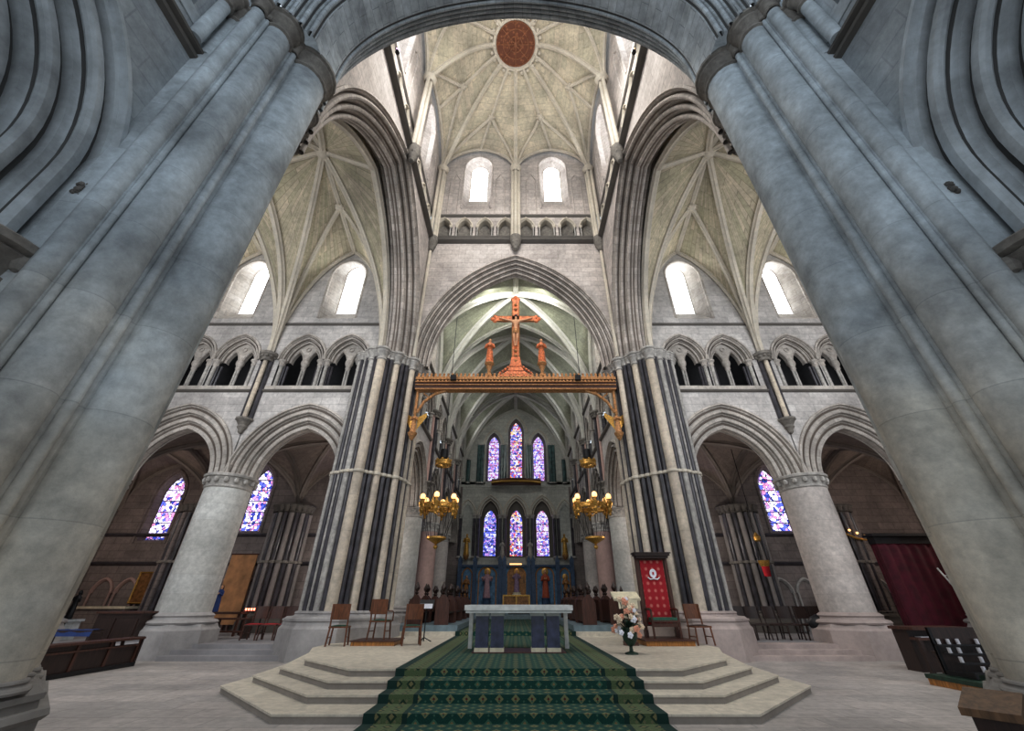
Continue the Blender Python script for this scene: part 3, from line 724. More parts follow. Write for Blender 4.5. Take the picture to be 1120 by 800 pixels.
# near piers
NSH = [(4.80, 4.39, .43, 'p'), (4.79, 3.86, .06, 's'), (4.87, 3.80, .06, 's'), (4.98, 3.565, .25, 'p'), (5.03, 3.28, .04, 's'), (5.08, 3.24, .035, 's'), (5.16, 3.16, .125, 'p'),
       (4.90, 4.92, .08, 's'), (5.3, 5.22, .19, 'p'), (5.7, 5.62, .16, 'p'), (6.1, 5.95, .2, 'p'), (6.55, 6.1, .16, 'p')]
NCORE = [(4.78, 3.98), (4.88, 3.66), (5.1, 3.3), (5.22, 3.1), (5.5, 3.05), (6.6, 3.05), (6.7, 6.1), (6.0, 5.95), (5.3, 5.3), (4.95, 4.9)]
NPL = [(4.30, 4.1), (4.55, 3.4), (5.0, 2.9), (6.7, 2.8), (6.9, 6.3), (5.9, 6.3), (5.05, 5.45), (4.42, 4.85)]
for sx in (-1, 1):
    compound_pier('compound_pier', 'enormous blue-grey clustered pier in the %s foreground' % side_word[sx], sx, NSH, NCORE, NPL, 1.0, 12.1, .85,
        {'p': 'near', 's': 'near', 'core': 'near', 'base': 'nearbase', 'cap': 'capital'}, bk=.32, taper=.07)
    # nave bay behind the pier
    mn = frame((sx*5.5, 0, 0), (0, 1, 0), (sx, 0, 0)); wn = MB(mn)
    bay(mn, .45, 5.4, wn, M['navearch'], sx, 9, win=False, zsp=4.95, stilt=1.15, orders=3, D=.66, T=1.5, trimlabel='%s edge nave bay' % side_word[sx])
    wn.face([(3.15, 0, 0), (3.5, 0, 0), (3.5, 0, ZS2), (3.15, 0, ZS2)])
    struct(wn, 'wall_%s_nave' % {-1: 'north', 1: 'south'}[sx], M['nearwall'], 'blue-grey nave wall over the %s edge arch' % side_word[sx], 'wall', smooth=0)
    q = MB(mn); q.grid([[(x, -y_, ZS1+zz_-.45) for x in (-2.2, 3.2)] for y_, zz_ in ((0, -.12), (.08, -.08), (.09, -.02), (.03, .02), (.04, .06), (.12, .09), (.12, .15), (0, .2))])
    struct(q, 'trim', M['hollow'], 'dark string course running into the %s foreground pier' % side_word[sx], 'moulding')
    round_column((sx*6.25, 3.1), .85, 4.93, 'round respond column behind the %s foreground pier' % side_word[sx], mat='near', bmat='nearwall', cmat='capital')
    round_column((sx*6.25, -2.25), .85, 4.93, 'round nave column behind the %s foreground pier' % side_word[sx], mat='near', bmat='nearwall', cmat='capital')
    # short upper shafts with capitals beside the pier head
    t = thing('gallery_shaft', 'pair of short round shafts with ringed capitals high beside the %s pier' % side_word[sx], 'column', (sx*5.4, 2.6, 9.9))
    for y_ in (3.14, 2.86): 
        MB().cyl(sx*5.42, y_, .11, 9.75, 11.3, 14).build('shaft', M['near'], t)
        MB().lathe(sx*5.42, y_, cap_prof(.11, 11.5, .8), 14).build('capital', M['capital'], t)
    q = MB(); 
    for k in range(22): q.ball((sx*(5.38+.05*R.random()), 3.12+.07*sin(k*2.1), 6.0+.08*cos(k*3)), .035, 5, 4)
    for k in range(14): q.ball((sx*(5.38), 3.12+.09*cos(k*.9), 6.0+.1*sin(k*.9)), .035, 5, 4)
    struct(q, 'trim', M['hollow'], 'small dark leaf carving where the %s edge arch meets the pier' % side_word[sx], 'carving')
    # nave aisle outer wall and roof
    q = MB(); a0, a1 = sorted((sx*11.0, sx*11.4)); q.box(a0, a1, -5, 3.0, 0, 9.2); a0, a1 = sorted((sx*6.5, sx*11.2)); q.box(a0, a1, -5, 3.0, 9.2, 9.4); q.box(a0, a1, 2.9, 3.1, 0, 9.4)
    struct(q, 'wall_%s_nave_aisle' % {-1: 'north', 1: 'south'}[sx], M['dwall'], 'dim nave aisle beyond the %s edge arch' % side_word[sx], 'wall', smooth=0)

# ---- eastern chapels behind the transept arcades
def aisle_bay_wall(Mx, cx, w, wl, win, label, zt=9.6):
    x0, x1 = cx-w/2, cx+w/2
    if win:
        hw, zb, zs, r = win
        wall_arch(wl, x0, x1, zb, zt, cx, zs, hw+.18, r+.22, 0, 0, 8)
        wl.face([(x0, 0, 0), (x1, 0, 0), (x1, 0, zb), (x0, 0, zb)])
        A = outline(cx, hw+.18, zb, zs, r+.22); B = outline(cx, hw, zb+.08, zs, r)
        rv = MB(Mx); loft(rv, A, 0, B, .3); rv.tube([(x, -.02, z) for x, z in outline(cx, hw+.32, zb-.1, zs, r+.36)], .07, 6)
        f = pane(Mx, B, .32, M['glass_side'], M['hollow'], label, cx); rv.build('reveal', M['dwall'], f)
    else: wl.face([(x0, 0, 0), (x1, 0, 0), (x1, 0, zt), (x0, 0, zt)])
YB = 23.2
ma = frame((0, YB, 0), (1, 0, 0), (0, 1, 0))
for sx in (-1, 1):
    wl = MB(ma); nm = {-1: 'north', 1: 'south'}[sx]
    for k, c in enumerate((9.8, 14.8, 19.8)):
        aisle_bay_wall(ma, sx*c, 5, wl, None if (k == 2 and sx > 0) else (.56, 4.45, 6.9, 1.05) if k == 2 else (.56, 4.9, 7.35, 1.05), ['chapel lancet hidden behind the %s crossing pier', 'stained chapel lancet seen beside the %s round column', 'outermost stained chapel lancet on the %s'][k] % side_word[sx])
        a, b = 2.5, 2.95
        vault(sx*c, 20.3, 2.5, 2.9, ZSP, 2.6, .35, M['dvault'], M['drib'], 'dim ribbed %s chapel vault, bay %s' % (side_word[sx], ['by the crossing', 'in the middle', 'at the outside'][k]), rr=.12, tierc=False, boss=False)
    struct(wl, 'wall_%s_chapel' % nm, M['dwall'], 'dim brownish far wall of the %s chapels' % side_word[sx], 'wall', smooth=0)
    q = MB(); a0, a1 = sorted((sx*22.3, sx*22.7)); q.box(a0, a1, 17, 23.6, 0, 9.6); 
    struct(q, 'wall_%s_chapel_end' % nm, M['dwall'], 'end wall of the %s chapels' % side_word[sx], 'wall', smooth=0)
    q = MB(); a0, a1 = sorted((sx*17.4, sx*22.6)); q.box(a0, a1, 16.5, 16.9, 0, 9.6)
    struct(q, 'wall_%s_chapel_front' % nm, M['dwall'], 'front wall of the outer %s chapel' % side_word[sx], 'wall', smooth=0)
    a0, a1 = sorted((sx*7.3, sx*22.3)); q = MB(ma)
    for z in (3.35, 4.75): q.grid([[(x, -y_, z+zz_) for x in (a0, a1)] for y_, zz_ in ((0, -.1), (.12, -.03), (.14, .05), (0, .1))])
    struct(q, 'trim', M['marble'], 'dark string courses on the %s chapel wall' % side_word[sx], 'moulding', smooth=0)
    for k, c in enumerate((12.2, 17.3)):
        P = []
        for i in range(11):
            a = PI*i/10; P.append((c+.92*cos(a), 22.85-.80*sin(a), .125 if i % 2 == 0 else .115, 'c' if i % 2 == 0 else 'm'))
        compound_pier('compound_pier', 'dim pier of black and grey shafts against the %s chapel wall%s' % (side_word[sx], ['', ', outer one'][k]), sx, P, [(c-.85, 23.2), (c-.85, 22.6), (c-.45, 22.15), (c+.45, 22.15), (c+.85, 22.6), (c+.85, 23.2)],
            [(c-1.2, 23.2), (c-1.2, 22.4), (c-.6, 21.75), (c+.6, 21.75), (c+1.2, 22.4), (c+1.2, 23.2)], 1.2, ZSP, .8, {'c': 'dwall' if k else 'dimshaft', 'm': 'marble', 'core': 'hollow', 'base': 'hollow', 'cap': 'hollow', 'ring': 'capital'}, ring_z=3.35)
    # blind arcading low on the chapel wall
    q = MB(ma)
    for k in range(7):
        c = sx*(13.6+k*1.25); 
        if abs(c-sx*17.3) < .7: continue
        ring(q, c, 2.0, .42, .55, [(.16, 0), (.16, -.1), (.08, -.14), (0, -.05), (0, .0)], n=6)
        for xx in (-.5, .5): q.cyl(c+xx, -.08, .05, .4, 2.0, 8)
    struct(q, 'trim', M['cap'] if sx > 0 else M['pink'], 'low blind arcading on the %s chapel wall' % side_word[sx], 'arcading')

# ---- choir
fp = MB(frame((0, 18.22, 0), (1, 0, 0), (0, 1, 0))); wall_arch(fp, -5.6, 5.6, 11.95, 21, 0, 11.95, 5.2, 7.2, 0, 0, 20)
struct(fp, 'wall_choir_front', M['cvault'], 'wall over the choir entrance arch, choir side', 'wall', smooth=0)
for sx in (-1, 1):
    mc = frame((sx*5.2, 0, 0), (0, 1, 0), (sx, 0, 0)); wn = MB(mc); nm = {-1: 'north', 1: 'south'}[sx]
    for k in range(4):
        c = 20.7+5*k
        bay(mc, c, 5.0, wn, M['arch'], sx, 20+k, trimlabel='%s side of the choir, %s bay' % (side_word[sx], ['nearest', 'second', 'third', 'farthest'][k]))
    struct(wn, 'wall_%s_choir' % nm, M['wall'], '%s upper wall of the choir' % side_word[sx], 'wall', smooth=0)
    q = MB(mc)
    for z in (ZS1, ZS2): q.grid([[(x, -y_, z+zz_) for x in (18.4, 38.2)] for y_, zz_ in ((0, -.1), (.12, -.03), (.14, .08), (0, .13))])
    struct(q, 'trim', M['hollow'], 'string courses along the %s choir wall' % side_word[sx], 'moulding', smooth=0)
    for k in range(3):
        Y = 23.2+5*k
        round_column((sx*5.75, Y), .56, ZSP, '%s round choir column, %s from the crossing on the %s' % (['pale grey', 'pink', 'pale pinkish'][k], ['first', 'second', 'third'][k], side_word[sx]), z0=.5, plinth=.9, mat=['column', 'pink', 'warmcolumn'][k])
        wallshaft(sx*5.16, Y, 'pink marble wall shaft above the %s choir column on the %s' % (['first', 'second', 'third'][k], side_word[sx]), zb=7.6, mats=('pink', 'marble', 'pink'), dirv=(-sx, 0))
    wl = MB(); a0, a1 = sorted((sx*10.4, sx*10.8)); wl.box(a0, a1, 23.4, 38.2, 0, 9.6)
    a0, a1 = sorted((sx*5.0, sx*10.4)); wl.box(a0, a1, 38.0, 38.3, 0, 11)
    a0, a1 = sorted((sx*6.0, sx*10.5)); wl.box(a0, a1, 23.3, 38.2, 9.4, 9.6)
    struct(wl, 'wall_%s_choir_aisle' % nm, M['dwall'], 'dim outer wall of the %s choir aisle' % side_word[sx], 'wall', smooth=0)
for k in range(4):
    vault(0, 20.7+5*k, 5.2, 2.5, 11.95, 7.2, .7, M['cvault'], M['crib'], 'greenish ribbed choir vault, %s bay' % ['nearest', 'second', 'third', 'farthest'][k], rr=.21, tierc=False)
# east end wall
YE = 38.2
me_ = frame((0, YE, 0), (1, 0, 0), (0, 1, 0))
wl = MB(me_)
tr = MB(me_)
for k, (c, gm, wd) in enumerate(((-2.36, 'glass_blue', 'left'), (0.05, 'glass_red', 'centre'), (2.46, 'glass_lilac', 'right'))):
    A = outline(c, .99, 4.9, 8.4, 1.6); B = outline(c, .60, 5.1, 8.0, 1.05)
    wall_arch(wl, c-1.205, c+1.205, 4.9, 11.1, c, 8.4, .99, 1.6, 0, 0, 8)
    rv = MB(me_); loft(rv, A, 0, A, .5); wall_arch(rv, c-1.0, c+1.0, 5.1, 10.1, c, 8.0, .60, 1.05, .5, 0, 8); rv.box(c-1, c+1, .45, .6, 4.85, 5.1); loft(rv, B, .5, B, .66)
    f = pane(me_, B, .66, M[gm], M['hollow'], 'lower %s lancet of mainly %s stained glass at the east end' % (wd, {'glass_blue': 'blue', 'glass_red': 'red medallioned', 'glass_lilac': 'lilac'}[gm]), c); rv.build('reveal', M['hollow'], f)
    ring(tr, c, 8.4, .80, 1.4, mprof(.36, .26, 2, hollow=.6), n=8)
for c in (-4.45, 4.55):
    ring(tr, c, 8.3, .55, 1.2, mprof(.25, .2, 2), n=8)
    wall_arch(wl, c-.9 if c > 0 else -5.3, 5.3 if c > 0 else c+.9, 4.9, 11.1, c, 8.3, .55, 1.2, 0, 0, 8)
    wl.face([(c-.6, .4, 4.9), (c+.6, .4, 4.9), (c+.6, .4, 10), (c-.6, .4, 10)])
wl.face([(-5.4, 0, 0), (5.4, 0, 0), (5.4, 0, 4.95), (-5.4, 0, 4.95)])
wl.box(-5.3, 5.3, -.05, .3, 11.0, 11.25); wl.face([(-5.3, 0, 11.2), (5.3, 0, 11.2), (5.3, 0, 11.5), (-5.3, 0, 11.5)])
for k, (c, hw, zs, r, gm, wd) in enumerate(((-2.2, .55, 15.2, 1.05, 'glass_lilac', 'left'), (0.05, .63, 16.5, 1.3, 'glass_red', 'tall centre'), (2.3, .56, 15.2, 1.05, 'glass_lilac', 'right'))):
    A = outline(c, hw+.16, 11.5, zs, r+.25); B = outline(c, hw, 11.7, zs, r)
    x0, x1 = [(-5.3, -1.1), (-1.1, 1.2), (1.2, 5.3)][k]
    wall_arch(wl, x0, x1, 11.25, 20.6, c, zs, hw+.16, r+.25, 0, 0, 8)
    rv = MB(me_); loft(rv, A, 0, B, .45)
    f = pane(me_, B, .47, M[gm], M['hollow'], 'upper %s stained lancet at the east end' % wd, c); rv.build('reveal', M['hollow'], f)
    ring(tr, c, zs, hw+.18, r+.25, mprof(.22, .16, 2), n=8)
struct(wl, 'wall_east', M['eastwall'], 'east end wall of the choir with two tiers of lancets', 'wall', smooth=0)
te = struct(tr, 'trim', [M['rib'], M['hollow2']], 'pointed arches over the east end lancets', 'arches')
for x, z0, z1, m_ in [(x, 4.9, 8.35, 'marble') for x in (-5.0, -3.75, -3.4, -1.4, -1.0, 1.1, 1.5, 3.5, 3.85, 5.1)] + [(x, 11.3, 15.1, 'marbleg') for x in (-3.3, -3.6, -1.35, -1.1, 1.2, 1.45, 3.4, 3.7)] + [(x, 11.3, 13.6, 'marbleg') for x in (-4.6, 4.7)]:
    q = MB(me_); q.cyl(x, -.12, .15 if z0 < 6 else .2, z0, z1, 10); q.build('shaft', M[m_], te)
    q = MB(me_); q.lathe(x, -.12, cap_prof(.15, z1+.05, .5), 10); q.lathe(x, -.12, base_prof(.15, z0, .5), 10); q.build('capital', M['cap'], te)

# ---- floors and steps
def poly_floor(name, pts, z, mat, label, cat='floor', z0=-.0):
    q = MB(); q.prism(pts, z0, z); return struct(q, name, mat, label, cat, smooth=0)
fl = MB(); fl.box(-24, 24, -7, 40, -.2, 0)
struct(fl, 'floor', M['floor'], 'pale stone slab floor of the crossing', 'floor', smooth=0)
SX = [(3.75, 6.1, 8.0, 10.45, .12), (3.55, 5.7, 8.7, 10.85, .24), (3.42, 5.25, 9.2, 11.03, .36), (3.25, 4.85, 9.7, 11.3, .48)]
for k, (xa, xb, ya, yb, z) in enumerate(SX):
    xs = (6.1, 6.0, 5.92, 5.85)[k]
    q = MB(); pts = [(-xa, ya), (xa, ya), (xb, yb), (xs, 14.0), (xs, 17.2), (-xs, 17.2), (-xs, 14.0), (-xb, yb)]
    q.prism([(x*1.004, y-.015) for x, y in pts], z-.03, z)
    so = struct(q, 'sanctuary_step' if k < 3 else 'sanctuary_platform', M['step'], ['lowest and widest pale stone sanctuary step', 'second pale stone sanctuary step', 'third pale stone sanctuary step', 'top pale stone sanctuary platform under the altar'][k], 'step', smooth=0)
    q = MB(); q.prism(pts, z-.12, z-.028); q.build('riser', M['riser'], so, smooth=0)
for sx in (-1, 1):
    for k in range(3):
        a0, a1 = sorted((sx*7.4, sx*11.4)); q = MB(); q.box(a0, a1, 15.5+.4*k, 17.0, .13*k+.0, .13*(k+1))
        struct(q, 'aisle_step', M['gstep'] if sx < 0 else M['basepink'], '%s grey step under the inner arch of the %s transept' % (['lowest', 'middle', 'top'][k], side_word[sx]), 'step', smooth=0)
    a0, a1 = sorted((sx*6.2, sx*22.3)); q = MB(); q.box(a0, a1, 16.9, YB, 0, .39)
    struct(q, 'floor', M['gstep'], 'raised floor of the %s chapels' % side_word[sx], 'floor', smooth=0)
q = MB(); q.box(-6.2, 6.2, 18.5, 38.2, 0, .62); q.box(-6.2, 6.2, 17.2, 18.5, 0, .48)
struct(q, 'floor', M['step'], 'raised choir floor beyond the altar', 'floor', smooth=0)
for sx in (-1, 1):
    a0, a1 = sorted((sx*2.3, sx*5.0)); q = MB(); q.box(a0, a1, 18.7, 29, .62, .82)
    struct(q, 'choir_step', M['tealstep'], 'blue-grey step carrying the %s choir stalls' % side_word[sx], 'step', smooth=0)
q = MB(); q.box(-5.0, 5.0, 31.5, 38.0, .62, .8); q.box(-5, 5, 33, 38, .8, 1.0)
struct(q, 'altar_step', M['tealstep'], 'steps in front of the far high altar', 'step', smooth=0)

# ---- carpet
def carpet_strip(x0, x1, mat, name, parent, lift=0.0):
    e = .012+lift
    P = [(7.1, 0)]
    for k, (_, _, ya, _, z) in enumerate(SX): P += [(ya-.03, z-.12), (ya-.03, z)]
    P += [(18.45, .48), (18.45, .62), (31.4, .62)]
    me = bpy.data.meshes.new(name); vs = []; fs = []; uvs = []; d = 0; prev = None
    for y, z in P:
        if prev: d += math.hypot(y-prev[0], z-prev[1])
        prev = (y, z); vs += [(x0, y-e, z+e), (x1, y-e, z+e)]; uvs.append(d)
    for i in range(len(P)-1): fs.append((2*i, 2*i+1, 2*i+3, 2*i+2))
    me.from_pydata(vs, [], fs); uv = me.uv_layers.new(name='UVMap')
    for p in me.polygons:
        for li in p.loop_indices:
            vi = me.loops[li].vertex_index; uv.data[li].uv = (vs[vi][0], uvs[vi//2])
    me.materials.append(mat)
    o = bpy.data.objects.new(name, me); COL.objects.link(o); o.parent = parent; o.matrix_parent_inverse = Matrix.Translation(-Vector(parent.location)); return o
t = thing('carpet_runner', 'green patterned carpet with gold borders running up the sanctuary steps', 'carpet', (0, 7.1, 0))
carpet_strip(-1.66, 1.66, M['cfield'], 'field', t)
for sx in (-1, 1):
    for a, b, m_, nme in ((1.66, 1.74, 'cdark', 'dark_stripe'), (1.74, 2.16, 'cborder', 'border'), (2.16, 2.34, 'cdark', 'edge_band')):
        x0, x1 = sorted((sx*a, sx*b)); carpet_strip(x0, x1, M[m_], nme, t)

# ---- altar
AX = .08
t = thing('altar', 'pale marble altar table on dark blue marble legs at the centre of the platform', 'altar', (AX, 12.9, .48))
q = MB(); q.box(AX-1.42, AX+1.42, 12.15, 13.75, 1.42, 1.54); q.box(AX-1.39, AX+1.39, 12.18, 13.71, 1.36, 1.42); q.build('altar_top', M['white'], t)
for x in (-.96, -.56, .50, .90):
    q = MB(); q.box(AX+x-.165, AX+x+.165, 12.4, 12.66, .58, 1.30); q.build('leg', M['indigo'], t)
    q = MB(); q.box(AX+x-.18, AX+x+.18, 12.36, 12.7, .50, .60); q.build('plinth', M['cream_cloth'], t)
    q = MB(); q.box(AX+x-.18, AX+x+.18, 12.38, 12.68, 1.29, 1.365); q.build('leg_cap', M['white'], t)
for x in (-1.36, 1.36):
    q = MB(); q.box(AX+x-.055, AX+x+.055, 13.5, 13.62, .48, 1.37); q.build('side_post', M['white'], t)
q = MB(); q.box(AX-1.2, AX+1.2, 12.3, 13.4, .49, .515); q.build('floor_slab', M['wood'], t)
q = MB(); q.box(AX-.28, AX+.28, 12.25, 12.3, 1.33, 1.37); q.build('relic_slot', M['black'], t)

# ---- figures
def skin_figure(name, verts, edges, radii, mat, parent=None, sub=1):
    me = bpy.data.meshes.new(name); me.from_pydata(verts, edges, [])
    o = bpy.data.objects.new(name, me); COL.objects.link(o)
    m = o.modifiers.new('s', 'SKIN'); m.use_smooth_shade = True
    for i, r in enumerate(radii): me.skin_vertices[0].data[i].radius = (r, r)
    me.skin_vertices[0].data[0].use_root = True
    sb = o.modifiers.new('u', 'SUBSURF'); sb.levels = sub; sb.render_levels = sub
    dg = bpy.context.evaluated_depsgraph_get(); dg.update()
    nm = bpy.data.meshes.new_from_object(o.evaluated_get(dg)); o.modifiers.clear(); o.data = nm
    nm.materials.clear(); nm.materials.append(mat); nm.name = name
    if parent: o.parent = parent
    return o
def robed(parent, h, mat_robe, skin='skin', lean=0, hands='pray', halo=False, hair='wood', seed=1):
    """a standing robed carved figure, base at local origin, facing -y"""
    prof = [(.125, 0), (.14, .03), (.125, .2), (.112, .42), (.092, .56), (.105, .68), (.112, .76), (.095, .81), (.045, .845), (.038, .86)]
    rows = []
    for r, z in prof:
        row = []
        for k in range(24):
            a = 2*PI*k/24; f = 1+(.10*max(0, 1-z/.7))*sin(a*7+seed+z*3)
            row.append((h*r*f*cos(a)*(1.0 if z < .6 else 1.15), h*(r*f*.72*sin(a)) - h*lean*z*z, h*z))
        rows.append(row)
    q = MB(); q.grid(rows, closed=True); 
    ax = {'pray': [((-.115, 0, .77), (-.15, -.05, .62), (-.03, -.13, .68)), ((.115, 0, .77), (.15, -.05, .62), (.03, -.13, .68))],
          'open': [((-.115, 0, .77), (-.17, -.05, .62), (-.2, -.13, .71)), ((.115, 0, .77), (.17, -.05, .62), (.2, -.13, .71))]}[hands]
    for arm in ax: q.tube([(x*h, y*h-h*lean*z*z, z*h) for x, y, z in arm], [h*.042, h*.045, h*.038], 8)
    lpart(q, 'robe', mat_robe, parent)
    q = MB(); hy = -h*lean*.8; q.tube([(0, hy, .83*h), (0, hy, .90*h)], h*.035, 8); q.ball((0, hy-.005*h, .93*h), h*.06, 12, 10, (.85, .98, 1.22))
    q.ball((0, hy-.062*h, .925*h), h*.012, 6, 4, (.8, 1.2, 1.6))
    lpart(q, 'head', M[skin], parent)
    for arm in ax: x, y, z = arm[2]; q = MB(); q.ball((x*h, y*h-h*lean*z*z, z*h), h*.032, 8, 6, (.8, 1, 1.3)); lpart(q, 'hand', M[skin], parent)
    q = MB(); q.ball((0, hy+.02*h, .945*h), h*.062, 12, 8, (.95, .95, 1.15)); q.tube([(0, hy+.05*h, .95*h), (0, hy+.06*h, .86*h), (0, hy+.05*h, .78*h)], [h*.05, h*.055, h*.03], 8)
    lpart(q, 'hair', M[hair], parent)
    if halo:
        q = MB(); 
        for yy in (0,): q.grid([[(h*r*cos(2*PI*k/20), hy+.08*h+dy, .94*h+h*r*sin(2*PI*k/20)) for k in range(20)] for r, dy in ((.001, 0), (.13, 0), (.14, .01), (.001, .02))], closed=True)
        lpart(q, 'halo', M['gold'], parent)

# ---- rood beam
t = thing('rood_beam', 'carved gilded rood beam spanning the choir arch with cresting and brackets', 'beam', (0, 16.95, 10.35))
YR = 16.95; q = MB(); q.box(-4.85, 4.85, YR-.16, YR+.2, 10.38, 10.72); q.build('beam', M['wood'], t)
q = MB(); q.box(-4.84, 4.84, YR-.24, YR+.22, 10.72, 10.76); q.box(-4.84, 4.84, YR-.24, YR+.22, 10.86, 11.0); q.box(-4.8, 4.8, YR-.2, YR+.2, 10.34, 10.40); q.box(-4.82, 4.82, YR-.22, YR+.2, 10.56, 10.60); q.build('gilt_moulding', M['gilt'], t)
q = MB()
for k in range(56):
    x = -4.74+k*9.48/55; q.ball((x, YR-.2, 10.78), .06, 8, 6, (1, .6, 1.1))
q.build('bead_row', M['gilt'], t)
q = MB()
for k in range(47):
    x = -4.74+k*9.48/46; q.prism([(x-.07, YR-.14), (x+.07, YR-.14), (x+.07, YR-.08), (x-.07, YR-.08)], 11.0, 11.14, [(x-.05, YR-.13), (x+.05, YR-.13), (x+.05, YR-.09), (x-.05, YR-.09)])
    q.ball((x, YR-.11, 11.19), .065, 6, 4, (1, .5, 1.2))
q.build('cresting', M['gilt'], t)
for sx in (-1, 1):
    q = MB(); q.tube([(sx*3.35, YR, 10.36), (sx*3.9, YR, 10.15), (sx*4.35, YR, 9.75), (sx*4.62, YR, 9.2)], .07, 8); q.tube([(sx*4.70, YR, 10.36), (sx*4.70, YR, 9.1)], .07, 8)
    q.tube([(sx*3.8, YR, 10.3), (sx*4.1, YR, 9.95), (sx*4.4, YR, 10.2)], .04, 6)
    q.build('bracket', M['gilt'], t)
    a = lthing('angel_carving', 'gilded angel carving on the pier below the %s end of the rood beam' % side_word[sx], 'statue', (sx*4.66, 16.85, 8.15))
    robed(a, 1.0, M['gilt'], skin='gilt', hair='gold', hands='pray', seed=3)
    for s2 in (-1, 1):
        w = MB(); w.grid([[(s2*(.12+.1*i), .1+.02*i, .5+.12*i+.0*j+(.62-.1*i)*(j/4-.5)) for j in range(5)] for i in range(5)]); lpart(w, 'wing', M['gold'], a)
    q = MB(); q.lathe(0, 0, [(.02, -.35), (.1, -.25), (.2, -.05), (.22, 0), (.01, 0)], 12); lpart(q, 'bracket', M['gilt'], a)
for sx in (-1, 1):
    sp_ = thing('beam_spotlight', 'small black spotlight clamped on the %s part of the rood beam' % side_word[sx], 'lamp', (sx*3.0, YR-.3, 10.85))
    MB().box(sx*3.0-.13, sx*3.0+.13, YR-.42, YR-.22, 10.75, 11.0).build('housing', M['black'], sp_)
    MB().cyl(sx*3.0, YR-.26, .03, 10.98, 11.1, 8).build('clamp', M['black'], sp_)
# crucifix
cx_ = thing('crucifix', 'tall orange-gilt crucifix with Christ figure standing on the rood beam', 'crucifix', (0, YR, 11.1))
def pc(o): o.parent = cx_; return o
q = MB()
q.box(-.19, .19, -.06, .06, 0, 4.9); q.box(-1.08, 1.08, -.06, .06, 3.42, 3.76)
for x, z, w in ((0, 4.95, .25), (-1.1, 3.585, .25), (1.1, 3.585, .25)):
    for a in range(4): q.ball((x+.13*cos(a*PI/2), 0, z+.13*sin(a*PI/2)), .13, 8, 6, (1, .5, 1))
lpart(q, 'cross', M['rood'], cx_)
q = MB()
for s in (-1, 1): q.tube([(s*.18, -.05, .2), (s*.18, -.05, 3.4)], .03, 6); q.tube([(s*.2, -.05, 3.44), (s*1.0, -.05, 3.44)], .025, 6); q.tube([(s*.2, -.05, 3.74), (s*1.0, -.05, 3.74)], .025, 6); q.tube([(s*.18, -.05, 3.78), (s*.18, -.05, 4.7)], .03, 6)
for z in (.9, 1.2, 1.5, 4.2, 4.5): q.ball((0, -.08, z), .09, 8, 6)
q.build('edging', M['gilt'], cx_).matrix_parent_inverse = Matrix.Identity(4)
q = MB()
for k, (w, h0, h1) in enumerate(((.85, 0, .12), (.6, .12, .3), (.4, .3, .55), (.3, .55, 1.1))): q.prism([(-w, -.14), (w, -.14), (w, .14), (-w, .14)], h0, h1, [(-w*.72, -.11), (w*.72, -.11), (w*.72, .11), (-w*.72, .11)])
for s in (-1, 1):
    for k in range(5): q.ball((s*(.25+.13*k), -.08, .62-.11*k), .08, 6, 5)
lpart(q, 'stepped_foot', M['rood'], cx_)
V = [(0, -.14, 2.75), (0, -.13, 3.0), (0, -.12, 3.3), (0, -.13, 3.45), (.02, -.18, 3.62), (-.2, -.13, 3.36), (-.55, -.1, 3.48), (-.9, -.09, 3.62), (.2, -.13, 3.36), (.55, -.1, 3.48), (.9, -.09, 3.62),
     (-.09, -.14, 2.65), (-.08, -.24, 2.25), (-.04, -.14, 1.85), (.09, -.14, 2.65), (.08, -.24, 2.25), (.04, -.16, 1.85), (-.03, -.2, 1.72), (.03, -.2, 1.72)]
Ed = [(0, 1), (1, 2), (2, 3), (3, 4), (2, 5), (5, 6), (6, 7), (2, 8), (8, 9), (9, 10), (0, 11), (11, 12), (12, 13), (0, 14), (14, 15), (15, 16), (13, 17), (16, 18)]
rad = [.12, .11, .14, .05, .1, .075, .05, .04, .075, .05, .04, .09, .07, .045, .09, .07, .045, .045, .045]
skin_figure('christ_figure', V, Ed, rad, M['skin'], cx_)
q = MB(); q.lathe(0, -.15, [(.15, 2.48), (.17, 2.55), (.15, 2.75), (.13, 2.8)], 14); lpart(q, 'loincloth', M['gilt'], cx_)
q = MB(); q.ball((.02, -.15, 3.67), .1, 10, 8); lpart(q, 'hair', M['wood'], cx_)
for sx, m_, w in ((-1, 'rood', 'left'), (1, 'rood', 'right')):
    a = lthing('mourning_figure', 'orange-gilt robed figure on a pedestal to the %s of the crucifix' % w, 'statue', (sx*1.32, YR, 11.9))
    robed(a, 1.45, M['rood'], hair='gilt', hands='pray', lean=.03, seed=sx)
    q = MB(); q.lathe(0, 0, [(.16, -.8), (.18, -.72), (.09, -.65), (.08, -.4), (.16, -.25), (.12, -.18), (.24, -.05), (.24, 0), (.01, 0)], 12); lpart(q, 'pedestal', M['gilt'], a)

